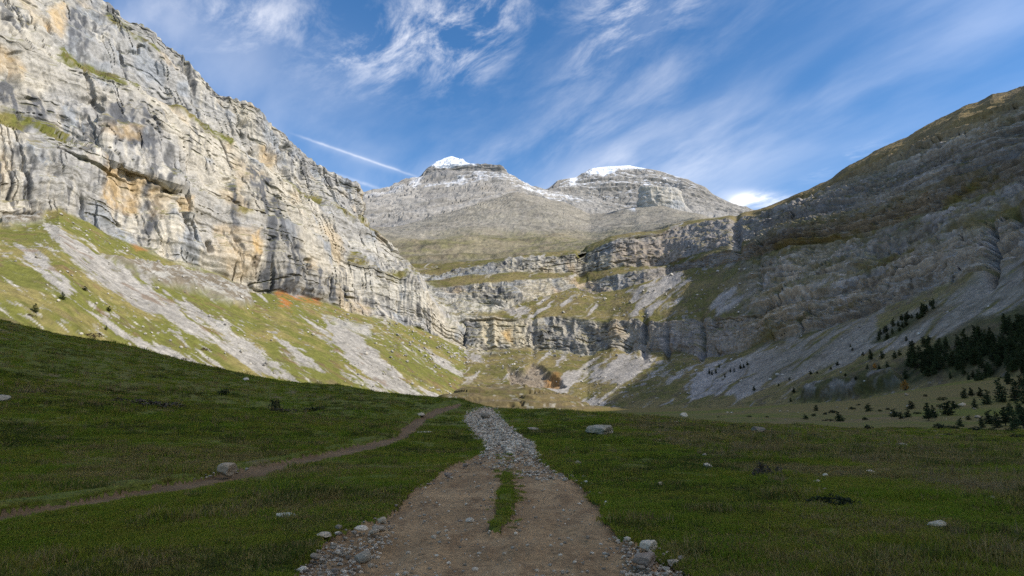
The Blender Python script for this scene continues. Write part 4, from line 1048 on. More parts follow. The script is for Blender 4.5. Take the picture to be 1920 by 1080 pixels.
# the ones that stand out
BIG = [
    (425, 890, 36, .70, M_STONE, 'pale grey rock standing at the upper edge of the footpath', 3, 'rock'),
    (679, 1054, 38, .58, M_STONE_W, 'largest white stone in the stone heap left of the dirt track', 3, 'stone'),
    (536, 976, 47, .20, M_STONE_Y, 'flat yellowish stone lying alone in the grass left of the track', 2, 'stone'),
    (1124, 818, 62, .36, M_STONE_L, 'broad lichened boulder in the grass right of the gravel', 3, 'boulder'),
    (1208, 1058, 52, .50, M_STONE_B, 'dark brown rounded rock in the stone heap right of the track', 3, 'rock'),
    (1216, 1032, 34, .65, M_STONE_W, 'white angular rock behind the dark brown rock', 3, 'rock'),
    (4, 756, 30, .55, M_STONE_W, 'white rock on the grass slope at the left edge of view', 3, 'rock'),
    (462, 713, 17, .5, M_STONE_W, 'white stone below the lone pine on the grassy crest', 2, 'stone'),
    (1422, 811, 30, .48, M_STONE_G, 'grey squarish boulder at the edge of the flat meadow on the right', 3, 'boulder'),
    (1328, 879, 20, .6, M_STONE_W, 'bright white stone right of the track on the green grass', 2, 'stone'),
    (1320, 857, 13, .6, M_STONE_G, 'grey round stone just behind the bright white stone', 2, 'stone'),
    (1238, 911, 15, .65, M_STONE, 'small pale stone alone on the short grass right of the track', 2, 'stone'),
    (1084, 873, 14, .75, M_STONE, 'round pale stone in the grass beside the stony bend of the track', 2, 'stone'),
    (1530, 912, 22, .38, M_STONE_W, 'flat white stone among weeds in the right meadow', 2, 'stone'),
    (1548, 899, 14, .6, M_STONE_Y, 'small tan stone beside the flat white stone', 2, 'stone'),
    (1633, 888, 18, .45, M_STONE_W, 'white pointed stone in the weedy right meadow', 2, 'stone'),
    (1755, 990, 48, .28, M_STONE_L, 'low lichened slab half sunk in the grass at lower right', 2, 'flat_stone'),
    (1864, 944, 18, .6, M_STONE_G, 'grey curved stone in the grass near the right edge', 2, 'stone'),
    (1695, 838, 30, .30, M_STONE_G, 'long grey stone where weeds meet the flat meadow', 2, 'stone'),
    (1538, 821, 22, .2, M_STONE, 'thin pale slab right of the grey squarish boulder', 2, 'flat_stone'),
    (881, 991, 19, .5, M_STONE_W, 'white stone lying on the left wheel rut of the track', 2, 'stone'),
    (862, 990, 11, .4, M_STONE_B, 'small brown stone touching the wheel rut beside the white stone', 2, 'stone'),
    (839, 893, 17, .45, M_STONE_B, 'brown flat stone at the left edge of the track', 2, 'stone'),
    (874, 874, 14, .5, M_STONE_B, 'brown stone at the narrow left edge of the track', 2, 'stone'),
    (797, 808, 34, .18, M_STONE_W, 'row of white rock showing through turf beside the footpath bend', 2, 'rock'),
    (790, 780, 16, .4, M_STONE, 'pale stone at the top end of the dark footpath bend', 2, 'stone'),
    (654, 1050, 14, .6, M_STONE_G, 'grey stone touching the largest white stone of the left heap', 1, 'stone'),
    (711, 1003, 30, .35, M_STONE, 'long slanting slab at the right end of the left stone heap', 2, 'flat_stone'),
    (716, 990, 20, .6, M_STONE, 'rounded pale stone at the top of the left stone heap', 2, 'stone'),
    (677, 1002, 30, .28, M_STONE_W, 'wide flat white slab in the left stone heap', 2, 'flat_stone'),
    (608, 1009, 32, .28, M_STONE, 'slab tilted against the grass at the left stone heap', 2, 'flat_stone'),
    (592, 1045, 22, .5, M_STONE, 'blocky stone at the lower left of the left heap', 2, 'stone'),
    (569, 1068, 20, .6, M_STONE_W, 'white blocky stone lowest at the left edge of the track', 2, 'stone'),
    (1140, 985, 12, .5, M_STONE, 'small stone alone at the right edge of the track', 1, 'stone'),
    (1203, 1066, 20, .35, M_STONE_G, 'long greenish grey pebble below the dark brown rock', 2, 'stone'),
    (1277, 1050, 18, .7, M_STONE_G, 'grey knobbly stone at the right end of the right stone heap', 2, 'stone'),
    (1262, 1055, 24, .5, M_STONE, 'pale stone leaning at the right end of the right heap', 2, 'stone'),
    (1000, 806, 26, .25, M_STONE, 'pale slab in the grass beside the upper gravel', 2, 'flat_stone'),
    (1282, 783, 18, .5, M_STONE_W, 'white stone on the near skyline of the meadow', 2, 'stone'),
    (1275, 794, 30, .16, M_STONE_W, 'thin white slab below the white skyline stone', 2, 'flat_stone'),
    (1372, 776, 8, .5, M_STONE_W, 'small white rock far out on the flat valley floor', 1, 'rock'),
    (910, 782, 20, .5, M_STONE_G, 'dark grey rock at the top of the gravel stretch', 2, 'rock'),
    (1705, 762, 13, .4, M_STONE, 'pale boulder between shrubs on the far flat meadow', 2, 'boulder'),
    (1803, 762, 20, .4, M_STONE, 'long pale boulder behind dark shrubs on the far meadow', 2, 'boulder'),
    (1700, 741, 9, .6, M_STONE_G, 'grey boulder at the foot of the wooded bank', 2, 'boulder'),
    (1833, 782, 14, .45, M_STONE, 'pale boulder beside the dark thicket at the right edge', 2, 'boulder'),
]
_hits = ground_hit([b[0] for b in BIG], [b[1] for b in BIG])
for b, h in zip(BIG, _hits):
    stone(b[0], b[1], b[2], b[3], b[4], b[5], name=b[7], cat=b[7].replace('flat_', ''), sub=b[6], pos=h, rz=float(_srng.uniform(-.35, .35)), sink=.28)

def scatter_poly(poly, n, rg):
    poly = np.array(poly, float); out = []
    lo, hi = poly.min(0), poly.max(0)
    while len(out) < n:
        q = rg.uniform(lo, hi, (n * 4, 2))
        m = polymask(q[:, 0], q[:, 1], poly, .01) > .5
        out.extend(q[m].tolist())
    return np.array(out[:n])
def stone_group(poly, n, w0, w1, mats, label, group, sub=1):
    q = scatter_poly(poly, n, _srng); h = ground_hit(q[:, 0], q[:, 1])
    for (x, y), p in zip(q, h):
        w = w0 + (w1 - w0) * _srng.random() ** 2.2
        stone(x, y, w, float(_srng.uniform(.35, .7)), mats[int(_srng.integers(0, len(mats)))], label, group=group, pos=p, sub=sub)
ML = [M_STONE, M_STONE, M_STONE_W, M_STONE_G, M_STONE_B]
stone_group([(520, 1085), (575, 1050), (605, 1018), (650, 992), (700, 982), (740, 992), (735, 1008), (690, 1025), (650, 1045), (640, 1085)], 78, 5, 17, ML, 'one of the small mixed stones heaped along the left edge of the track', 'stones of the left heap')
stone_group([(1150, 1020), (1185, 1018), (1240, 1030), (1285, 1050), (1310, 1085), (1240, 1085), (1210, 1070), (1160, 1040)], 52, 5, 16, ML, 'one of the small mixed stones heaped along the right edge of the track', 'stones of the right heap')
stone_group([(1070, 893), (1100, 895), (1128, 925), (1150, 962), (1142, 966), (1118, 940), (1080, 912)], 26, 4, 13, ML, 'one of the pale stones strung along the right grass edge of the track', 'stones along the right grass edge')
stone_group([(935, 862), (985, 868), (1040, 880), (1070, 905), (1030, 905), (990, 885), (925, 872)], 46, 4, 15, ML, 'one of the stones strewn across the track at its stony bend', 'stones of the stony bend')
stone_group([(1005, 835), (1015, 855), (1030, 875), (1015, 872), (1000, 850)], 18, 4, 10, ML, 'one of the stones in the right bank above the stony bend', 'stones of the right bank')
stone_group([(830, 895), (900, 860), (925, 845), (935, 850), (905, 868), (840, 905), (770, 930), (740, 965), (735, 960), (765, 920)], 30, 3, 9, ML, 'one of the little stones along the left grass edge of the track', 'stones along the left grass edge')
stone_group([(918, 905), (932, 900), (925, 950), (910, 985), (900, 985), (912, 950)], 20, 3, 9, ML, 'one of the little stones along the grass strip between the ruts', 'stones beside the grass strip')
stone_group([(1080, 790), (1300, 800), (1700, 840), (1880, 930), (1500, 930), (1250, 870), (1060, 820)], 42, 3, 10, [M_STONE, M_STONE_W, M_STONE_W], 'one of the small pale stones dotted over the right meadow', 'stones of the right meadow')
stone_group([(1300, 775), (1600, 765), (1850, 755), (1850, 790), (1500, 790)], 26, 2.5, 8, [M_STONE, M_STONE_W], 'one of the tiny pale rocks dotted over the far flat meadow', 'rocks of the far meadow')
stone_group([(415, 885), (470, 876), (470, 884), (355, 900), (350, 893)], 14, 4, 12, [M_STONE, M_STONE_W, M_STONE_G], 'one of the small stones lying round the rock on the footpath', 'stones round the footpath rock')
# ------------------------------------------------------------------ gravel, turf blades, weeds
def instancer(name, pts, rz, sc, idx, sources, label, tilt=None):
    """a mass of small pieces (blades, chips) set on points of the ground"""
    me = bpy.data.meshes.new(name)
    me.vertices.add(len(pts)); me.vertices.foreach_set('co', np.asarray(pts, f32).reshape(-1))
    def fa(nm, v, t='FLOAT'):
        at = me.attributes.new(nm, t, 'POINT'); at.data.foreach_set('value', np.asarray(v, f32 if t == 'FLOAT' else np.int32))
    fa('rz', rz); fa('sc', sc); fa('pick', idx, 'INT')
    at = me.attributes.new('rot', 'FLOAT_VECTOR', 'POINT')
    tl = np.zeros((len(pts), 2)) if tilt is None else tilt
    at.data.foreach_set('vector', np.concatenate([tl, np.asarray(rz)[:, None]], 1).astype(f32).reshape(-1))
    o = bpy.data.objects.new(name, me); link(o)
    ng = bpy.data.node_groups.new(name + '_nodes', 'GeometryNodeTree')
    ng.interface.new_socket('Geometry', in_out='INPUT', socket_type='NodeSocketGeometry')
    ng.interface.new_socket('Geometry', in_out='OUTPUT', socket_type='NodeSocketGeometry')
    N = ng.nodes; Lk = ng.links
    gi = N.new('NodeGroupInput'); go = N.new('NodeGroupOutput')
    iop = N.new('GeometryNodeInstanceOnPoints')
    join = N.new('GeometryNodeJoinGeometry')
    for s in reversed(sources):
        oi = N.new('GeometryNodeObjectInfo'); oi.inputs['Object'].default_value = s; oi.inputs['As Instance'].default_value = True
        Lk.new(oi.outputs['Geometry'], join.inputs[0])
    def named(nm, t):
        a = N.new('GeometryNodeInputNamedAttribute'); a.data_type = t; a.inputs['Name'].default_value = nm
        return a.outputs['Attribute']
    Lk.new(gi.outputs[0], iop.inputs['Points']); Lk.new(join.outputs[0], iop.inputs['Instance'])
    iop.inputs['Pick Instance'].default_value = True
    Lk.new(named('pick', 'INT'), iop.inputs['Instance Index'])
    e2r = N.new('FunctionNodeEulerToRotation'); Lk.new(named('rot', 'FLOAT_VECTOR'), e2r.inputs[0])
    Lk.new(e2r.outputs[0], iop.inputs['Rotation'])
    Lk.new(named('sc', 'FLOAT'), iop.inputs['Scale'])
    Lk.new(iop.outputs[0], go.inputs[0])
    md = o.modifiers.new('scatter', 'NODES'); md.node_group = ng
    tag(o, label, kind='stuff')
    return o
def blade_material(name, a, b_, c_, trans=.25):
    m, k, b = mat_new(name)
    oi = k.new('ShaderNodeObjectInfo')
    pos = k.new('ShaderNodeNewGeometry').outputs['Position']
    n = k.noise(pos, .35, 4.0, .6); n2 = k.noise(pos, 2.0, 3.0, .6)
    c = k.mix(k.ramp(k.math('ADD', k.math('MULTIPLY', n, .75), k.math('MULTIPLY', oi.outputs['Random'], .25)), .38, .64), a + (1,), b_ + (1,))
    c = k.mix(k.math('MULTIPLY', k.ramp(k.math('ADD', k.math('MULTIPLY', n2, .6), k.math('MULTIPLY', oi.outputs['Random'], .4)), .56, .74), .75), c, c_ + (1,))
    k.l.new(c, b.inputs['Base Color'])
    b.inputs['Roughness'].default_value = .7
    tr = k.new('ShaderNodeBsdfTranslucent'); k.l.new(c, tr.inputs[0])
    mx = k.new('ShaderNodeMixShader'); mx.inputs[0].default_value = trans
    out = [x for x in k.n if x.type == 'OUTPUT_MATERIAL'][0]
    k.l.new(b.outputs[0], mx.inputs[1]); k.l.new(tr.outputs[0], mx.inputs[2]); k.l.new(mx.outputs[0], out.inputs[0])
    return m
M_BLADE = blade_material('grass_blades', (.185, .235, .016), (.265, .245, .026), (.29, .20, .045), .4)
M_OLIVE = blade_material('olive_grass_blades', (.085, .105, .014), (.12, .115, .02), (.075, .06, .018), .3)
M_TAN = blade_material('tan_grass_blades', (.27, .20, .055), (.32, .23, .08), (.20, .125, .045), .3)
M_DRYB = blade_material('dry_weeds', (.26, .17, .07), (.34, .235, .105), (.13, .08, .04), .1)
def tuft(name, seed, n, rad, h0, h1, wid, mat, lean=.5):
    rg = np.random.default_rng(seed); V, Fc = [], []
    for i in range(n):
        a = rg.uniform(0, 2 * math.pi); r = rad * math.sqrt(rg.random())
        x, y = r * math.cos(a), r * math.sin(a)
        h = rg.uniform(h0, h1); d = rg.uniform(0, 2 * math.pi); ln = h * rg.uniform(.15, 1) * lean
        dx, dy = math.cos(d) * ln, math.sin(d) * ln
        f = rg.uniform(0, math.pi); wx, wy = math.cos(f) * wid, math.sin(f) * wid
        b = len(V)
        V += [(x - wx, y - wy, -.01), (x + wx, y + wy, -.01), (x + dx * .4 + wx * .7, y + dy * .4 + wy * .7, h * .6), (x + dx * .4 - wx * .7, y + dy * .4 - wy * .7, h * .6), (x + dx, y + dy, h * rg.uniform(.8, 1))]
        Fc += [(b, b + 1, b + 2, b + 3), (b + 3, b + 2, b + 4)]
    return bpy.data.objects.new(name, mesh_from(name, V, Fc, mat))
TUFTS = []
for _k, _m in enumerate((M_BLADE, M_OLIVE, M_TAN)):
    TUFTS += [tuft('grass_tuft', 1 + 10 * _k, 34, .11, .025, .05, .0042, _m, 1.1), tuft('grass_tuft', 2 + 10 * _k, 34, .11, .02, .045, .005, _m, 1.4), tuft('grass_tuft', 4 + 10 * _k, 26, .09, .045, .095, .0034, _m, .7)]
DRYP = [(1110, 782), (1300, 790), (1500, 806), (1920, 838), (2100, 850), (2100, 960), (1700, 935), (1450, 900), (1300, 860), (1180, 815)]
def turf_blades():
    rg = np.random.default_rng(21)
    P_, S_, I_ = [], [], []
    for (y0, y1, n, sc) in ((2.5, 9, 62000, 1.0), (9, 15, 60000, 1.25), (15, 26, 50000, 1.7), (26, 45, 34000, 2.3), (45, 90, 24000, 3.0)):
        Y = np.sqrt(rg.uniform(y0 ** 2, y1 ** 2, n)); X = rg.uniform(-1, 1, n) * (Y * .88 + 5)
        Z = ground_z(X, Y)
        tr, fp, gv, px, py = path_masks(X, Y, Z, 2.2)
        keep = (np.maximum(tr, fp * 1.15) < .08 + .62 * rg.random(n) ** 1.3)
        near_strip = polymask(px, py, [(930, 852), (962, 850), (985, 900), (984, 965), (955, 1012), (905, 1010), (905, 975), (926, 920)], 6)
        keep |= (fbm(np.stack([X, Y, Z], -1), .35, 2, .5, 255.0) > .25) & (near_strip > .5) & (rg.random(n) < .5)
        X, Y, Z, px, py, m = [a[keep] for a in (X, Y, Z, px, py, np.maximum(tr, fp))]
        n = len(X); q = np.stack([X, Y, Z], -1)
        pat = fbm(q, 1.4, 3, .6, 251.0); big = fbm(q, (5.0, 9.0, 5.0), 3, .6, 252.0); mid = fbm(q, 2.4, 3, .65, 253.0)
        dry = polymask(px + 30 * pat, py + 10 * pat, DRYP, 25)
        lft = polymask(px + 40 * pat, py + 8 * pat, [(60, 905), (120, 840), (330, 830), (560, 800), (640, 825), (430, 868), (200, 905)], 14)
        tan = ss(.55 * big + .6 * mid + 1.25 * dry * ss(mid, -.7, .3) + .5 * lft + .30 * rg.normal(size=n), .42, .72)
        olive = ss(-.6 * big + .7 * mid + .3 * rg.normal(size=n), .12, .42)
        fam = np.where(rg.random(n) < tan * .85, 2, np.where(rg.random(n) < olive * .9, 1, 0))
        tall = rg.random(n) < .06 + .30 * ss(pat, .3, .9)
        bare = (fbm(q, 1.0, 3, .6, 254.0) > .62) & (rg.random(n) < .8)
        k = ~bare
        clump = (fbm(q, 2.0, 2, .5, 256.0) > .35) & (rg.random(n) < .10) & (m < .02)
        tall |= clump; fam = np.where(clump & (rg.random(n) < .75), np.where(rg.random(n) < .5, 1, 2), fam)
        P_.append(q[k]); S_.append((np.where(clump, 1.45, 1.0) * sc * rg.uniform(.6, 1.25, n) * (1 + .45 * ss(pat, .1, .8)) * (1 - .5 * ss(m, .03, .3)) * (1 - .35 * polymask(px, py, [(900, 860), (985, 860), (990, 1000), (895, 1005)], 4)))[k])
        I_.append((fam * 3 + np.where(tall, 2, rg.integers(0, 2, n)))[k])
    Pt = np.concatenate(P_); n = len(Pt)
    instancer('turf_grass', Pt, rg.uniform(0, 6.28, n), np.concatenate(S_), np.concatenate(I_), TUFTS, 'short green grass of the shaded meadow')
turf_blades()
def weeds():
    rg = np.random.default_rng(22)
    src = [tuft('weed_tuft', 11, 22, .10, .10, .26, .0035, M_DRYB, .55), tuft('weed_tuft', 12, 16, .12, .06, .2, .005, M_DRYB, .9), tuft('weed_tuft', 13, 14, .06, .2, .42, .003, M_DRYB, .3)]
    q = np.concatenate([scatter_poly([(1150, 780), (1500, 800), (1920, 838), (1920, 960), (1600, 930), (1400, 900), (1300, 850)], 4200, rg), scatter_poly([(1400, 840), (1920, 850), (1920, 1050), (1500, 960)], 260, rg),
                        scatter_poly([(30, 715), (330, 735), (345, 760), (150, 765), (20, 740)], 420, rg), scatter_poly([(0, 620), (420, 710), (820, 750), (700, 790), (0, 860)], 420, rg)])
    h = ground_hit(q[:, 0], q[:, 1]); pat = fbm(h, 3.5, 3, .6, 261.0)
    tr, fp, gv, _, _ = path_masks(h[:, 0], h[:, 1], h[:, 2])
    k = (pat > -.05) & (h[:, 1] < 95) & (np.maximum(tr, fp) < .1); h = h[k]; n = len(h)
    instancer('dry_weeds', h, rg.uniform(0, 6.28, n), rg.uniform(.6, 1.35, n) * np.clip(h[:, 1] / 28, .6, 1.5), rg.integers(0, 3, n), src, 'withered brown weeds standing in the meadow')
weeds()
def gravel():
    rg = np.random.default_rng(23)
    src = [bpy.data.objects.new('gravel_chip', stone_mesh('gravel_chip', 500 + i, [M_STONE_W, M_STONE, M_STONE_W, M_STONE_G][i], 1, .55, 4)) for i in range(4)]
    q1 = scatter_poly(GRAVEL, 2600, rg); q2 = scatter_poly([(545, 1085), (640, 1000), (765, 920), (905, 850), (1010, 855), (1050, 890), (1110, 930), (1165, 1000), (1290, 1085)], 620, rg)
    q6 = scatter_poly([(560, 1085), (700, 985), (800, 905), (920, 850), (1000, 850), (1100, 930), (1160, 1000), (1260, 1085)], 70, rg)
    q7 = scatter_poly([(890, 828), (1006, 826), (1018, 860), (985, 866), (950, 858), (900, 858)], 520, rg)
    q3 = scatter_poly([(900, 838), (1005, 835), (1060, 895), (1020, 905), (940, 878), (880, 870)], 500, rg); q4 = scatter_poly([(530, 1085), (600, 1020), (740, 985), (740, 1010), (650, 1085)], 420, rg); q5 = scatter_poly([(1150, 1010), (1240, 1030), (1320, 1085), (1180, 1085)], 300, rg)
    q = np.concatenate([q1, q2, q3, q4, q5, q6, q7]); h = ground_hit(q[:, 0], q[:, 1]); n = len(h)
    h[:, 2] -= .05
    sc = np.concatenate([rg.uniform(.05, .22, len(q1)), .012 + .05 * rg.random(len(q2)) ** 3, rg.uniform(.02, .09, len(q3)), rg.uniform(.015, .05, len(q4)), rg.uniform(.015, .05, len(q5)), .025 + .05 * rg.random(len(q6)) ** 2, .03 + .12 * rg.random(len(q7)) ** 2])
    h[:, 2] -= sc * .08
    instancer('gravel', h, rg.uniform(0, 6.28, n), sc, rg.integers(0, 4, n), src, 'loose gravel and chips on the dirt track')
gravel()

def slope_rocks():
    rg = np.random.default_rng(24)
    src = [bpy.data.objects.new('slope_rock', stone_mesh('slope_rock', 520 + i, M_SLOPE_ROCK, 1, .7, 5)) for i in range(3)]
    out, scs = [], []
    for (G, px, py, V), n, vmax, boxes in ((LEFT, 900, 1.0, None), (CIRQUE, 900, 3.0, None)):
        m = (V > .08) & (((V < .96) | ((V > 2.02) & (V < 2.96))) & (V < vmax)) & (px > -20) & (px < 1940) & (G[..., 1] > 100)
        p = G[m]; w = ss(fbm(p, 45, 3, .6, 301.0), -.1, .5) + .06; w = w * (p[:, 1] ** 2); w /= w.sum()
        i = rg.choice(len(p), n, False, w); out.append(p[i]); scs.append((.9 + 3.2 * rg.random(n) ** 4) * p[i][:, 1] / 750)
    h = np.concatenate(out); sc = np.concatenate(scs); n = len(h); h[:, 2] -= sc * .12
    instancer('slope_rocks', h, rg.uniform(0, 6.28, n), sc, rg.integers(0, 3, n), src, 'countless fallen rocks strewn over the talus slopes')
M_SLOPE_ROCK = stone_material('talus_rock', (.36, .335, .29), (.50, .47, .41), None, .3)
slope_rocks()

# ------------------------------------------------------------------ pines and shrubs
def leaf_material(name, a, b_):
    m, k, b = mat_new(name)
    oi = k.new('ShaderNodeObjectInfo'); pos = k.new('ShaderNodeTexCoord').outputs['Object']
    n = k.noise(pos, 3.0, 3.0, .6)
    c = k.mix(k.ramp(n, .35, .65), a + (1,), b_ + (1,))
    cc = k.vmath('SCALE', c); k.put(cc.node.inputs['Scale'], k.ramp(oi.outputs['Random'], 0, 1, .7, 1.3))
    k.l.new(cc, b.inputs['Base Color']); b.inputs['Roughness'].default_value = .75
    return m
M_PINE = leaf_material('pine_needles', (.034, .048, .018), (.058, .075, .026))
M_PINE_LIT = leaf_material('sunlit_pine_needles', (.040, .055, .018), (.06, .075, .024))  # copy of the pine needles with sunlight painted into the colour
M_SHRUB = leaf_material('juniper_leaves', (.030, .038, .016), (.050, .056, .022))
M_BROWNSHRUB = leaf_material('bare_brown_twigs', (.085, .062, .042), (.12, .09, .06))
M_AUTUMN = leaf_material('autumn_leaves', (.30, .13, .02), (.40, .20, .03))
M_BARK = leaf_material('pine_bark', (.07, .05, .035), (.11, .08, .055))
def tube(V, Fc, a, b, r0, r1, n=6):
    a = np.array(a, float); b = np.array(b, float); d = b - a; d /= np.linalg.norm(d) + 1e-9
    u = np.cross(d, [.3, .2, 1] if abs(d[2]) < .9 else [1, 0, 0]); u /= np.linalg.norm(u); w = np.cross(d, u)
    k = len(V)
    for p, r in ((a, r0), (b, r1)):
        for i in range(n):
            t = 2 * math.pi * i / n; V.append(p + r * (math.cos(t) * u + math.sin(t) * w))
    for i in range(n): Fc.append((k + i, k + (i + 1) % n, k + n + (i + 1) % n, k + n + i))
def spray(V, Fc, p, d, ln, wid, rg, n=5):
    """a tuft of needles at the end of a twig: a few crossed slivers"""
    for _ in range(n):
        e = d + rg.normal(size=3) * .55; e /= np.linalg.norm(e) + 1e-9
        s = np.cross(e, rg.normal(size=3)); s /= np.linalg.norm(s) + 1e-9
        L = ln * rg.uniform(.6, 1.2); k = len(V)
        V += [p - s * wid * .5, p + e * L * .45 - s * wid, p + e * L, p + e * L * .45 + s * wid]
        Fc.append((k, k + 1, k + 2, k + 3))
def pine_meshes(seed, mat, ratio=.42, whorls=13, bushy=1.0, bare=.08):
    """trunk and crown of a pine of height 1, crown width ratio"""
    rg = np.random.default_rng(seed)
    TV, TF, CV, CF = [], [], [], []
    pts = [np.array([0, 0, -.04])]
    for i in range(1, 7): pts.append(np.array([rg.normal() * .012 * i, rg.normal() * .012 * i, i / 6 * .97]))
    for i in range(6): tube(TV, TF, pts[i], pts[i + 1], .022 * (1 - i / 6.5), .022 * (1 - (i + 1) / 6.5), 7)
    def axis(z):
        f = np.clip(z / .97 * 6, 0, 5.999); i = int(f); return pts[i] + (pts[i + 1] - pts[i]) * (f - i)
    for wI in range(whorls):
        t = wI / (whorls - 1); z = bare + (0.97 - bare) * t
        rad = ratio * .5 * ((1 - t) ** .72 * (0.55 + .45 * min(1, t * 5 + .4))) * rg.uniform(.75, 1.15) + .012
        nb = max(4, int(8 * (1 - t) + 4)); off = rg.uniform(0, 6.28)
        for j in range(nb):
            if rg.random() < .14: continue
            a = off + 2 * math.pi * j / nb + rg.normal() * .25; L = rad * rg.uniform(.55, 1.2)
            p0 = axis(z); d = np.array([math.cos(a), math.sin(a), rg.uniform(-.15, .35) + .25 * t]); d /= np.linalg.norm(d)
            p1 = p0 + d * L
            tube(TV, TF, p0, p1, .007 * (1 - t) + .002, .0015, 3)
            for s in np.linspace(.3, 1.0, 4):
                q = p0 + d * L * s + rg.normal(size=3) * .012
                spray(CV, CF, q, d * .6 + np.array([0, 0, .5]), .075 * bushy * (1 - .4 * t), .012 * bushy, rg, 5)
    spray(CV, CF, axis(.95), np.array([0, 0, 1.]), .07, .01, rg, 6)
    return mesh_from('trunk', TV, TF, M_BARK), mesh_from('crown', CV, CF, mat)
def shrub_meshes(seed, mat, n=150, flat=.6):
    rg = np.random.default_rng(seed); TV, TF, CV, CF = [], [], [], []
    lobes = [(rg.normal(size=2) * .22, rg.uniform(.5, 1.0)) for _ in range(5)]
    for _ in range(n):
        c, hh = lobes[int(rg.integers(0, 5))]
        v = rg.normal(size=3); v /= np.linalg.norm(v); v[2] = abs(v[2])
        r = rg.uniform(.55, 1.0) ** .5
        p = np.array([c[0] + v[0] * .30 * r, c[1] + v[1] * .30 * r, flat * hh * (.06 + .85 * v[2] * r)])
        spray(CV, CF, p, v, .13, .022, rg, 4)
        if rg.random() < .12: tube(TV, TF, (c[0] * .3, c[1] * .3, -.04), p, .014, .004, 3)
    return mesh_from('stems', TV, TF, M_BARK), mesh_from('foliage', CV, CF, mat)
PINES = [pine_meshes(41 + i, M_PINE, r_, w_, b_, ba) for i, (r_, w_, b_, ba) in enumerate([(.50, 13, 1.15, .05), (.42, 15, 1.0, .1), (.62, 11, 1.3, .04), (.36, 15, .95, .14), (.55, 12, 1.2, .06)])]
PINES_LIT = [pine_meshes(61, M_PINE_LIT, .62, 11, 1.25, .05), pine_meshes(62, M_PINE_LIT, .5, 13, 1.1, .06)]
SHRUBS = [shrub_meshes(71 + i, M_SHRUB, 170, f_) for i, f_ in enumerate([.6, .8, .5, .7])]
BSHRUBS = [shrub_meshes(81 + i, M_BROWNSHRUB, 130, f_) for i, f_ in enumerate([.6, .45])]
ASHRUB = shrub_meshes(91, M_AUTUMN, 160, .9)
def plant(kind, meshes, p, h, w, label, group=None, rz=0.0, cat=None):
    root = bpy.data.objects.new(kind, None); root.empty_display_size = .5
    link(root); root.location = tuple(map(float, p)); root.rotation_euler = (0, 0, rz); root.scale = (w, w, h)
    for nm, me in zip(('trunk', 'crown') if kind == 'pine_tree' else ('stem', 'foliage'), meshes):
        if len(me.polygons) == 0: continue
        link(bpy.data.objects.new(nm, me), root)
    return tag(root, label, cat or ('tree' if kind == 'pine_tree' else 'shrub'), group)
class Surf:
    """finds the point of a slope that shows at a pixel"""
    def __init__(self, data, vmax):
        G, px, py, V = data; px, py = proj(G); m = (V < vmax) & (G[..., 1] > 60)
        self.p = G[m]; self.x = px[m]; self.y = py[m]
    def at(self, x, y):
        i = np.argmin((self.x - x) ** 2 + (self.y - y) ** 2); return self.p[i]
S_LEFT = Surf(LEFT, 1.0); S_RIGHT = Surf(CIRQUE, 3.0)
_prng = np.random.default_rng(31)
def put(kind, meshes, surf, px, py, hpx, wpx, label, group=None, natural_w=.5, cat=None):
    p = ground_hit(px, py)[0] if surf is None else surf.at(px, py)
    if surf is S_RIGHT:
        g = ground_hit(px, py)[0]
        if g[1] < p[1] and g[1] < 420: p = g
    s = p[1] / FPX
    H = hpx * s; Wd = wpx * s
    return plant(kind, meshes, p, H if kind == 'pine_tree' else H / .62, Wd / natural_w if kind == 'pine_tree' else Wd, label, group, float(_prng.uniform(0, 6.28)), cat)
def pine(px, py, h, w, label, group=None, surf=S_RIGHT, lit=False):
    i = int(_prng.integers(0, 5)); rat = (.50, .42, .62, .36, .55)[i]
    if lit: i = int(_prng.integers(0, 2)); return put('pine_tree', PINES_LIT[i], surf, px, py, h, w, label, group, (.62, .5)[i])
    return put('pine_tree', PINES[i], surf, px, py, h, w, label, group, rat)
def shrub(px, py, h, w, label, group=None, surf=None, src=None):
    src = src or SHRUBS[int(_prng.integers(0, 4))]
    return put('shrub', src, surf, px, py, h, w, label, group)

# far meadow: low pines
G1 = 'one of the low dark pines scattered over the far flat meadow on the right'
for (x, y, h, w) in [(1629, 772, 15, 17), (1708, 767, 15, 17), (1677, 781, 15, 18), (1690, 784, 13, 14), (1702, 782, 15, 13), (1752, 782, 23, 14), (1790, 768, 15, 17), (1828, 767, 18, 11), (1808, 748, 20, 13), (1822, 744, 17, 11), (1839, 746, 19, 12), (1850, 757, 27, 18), (1801, 800, 16, 17), (1575, 790, 17, 19), (1530, 772, 11, 10), (1510, 787, 11, 15), (1817, 788, 11, 13)]:
    pine(x, y, h, w, G1, 'low pines of the far meadow')
pine(1742, 789, 33, 19, 'taller forked pine standing alone near the middle of the far meadow group')
pine(1778, 777, 27, 26, 'broad bushy dark pine beside the long pale boulder')
pine(1878, 754, 46, 22, 'tallest dark pine at the top of the thicket by the right edge')
G2_ = 'one of the pines in the dark thicket on the meadow at the right edge'
for (x, y, h, w) in [(1905, 752, 40, 24), (1925, 756, 46, 26), (1945, 752, 44, 24), (1855, 796, 27, 20), (1870, 801, 30, 18), (1886, 799, 34, 20), (1903, 804, 42, 22), (1920, 801, 42, 22), (1938, 803, 40, 22), (1842, 801, 20, 14), (1893, 778, 24, 16), (1912, 776, 26, 16)]:
    pine(x, y, h, w, G2_, 'pines of the meadow thicket')
G3 = 'one of the low dark shrubs dotted over the far flat meadow'
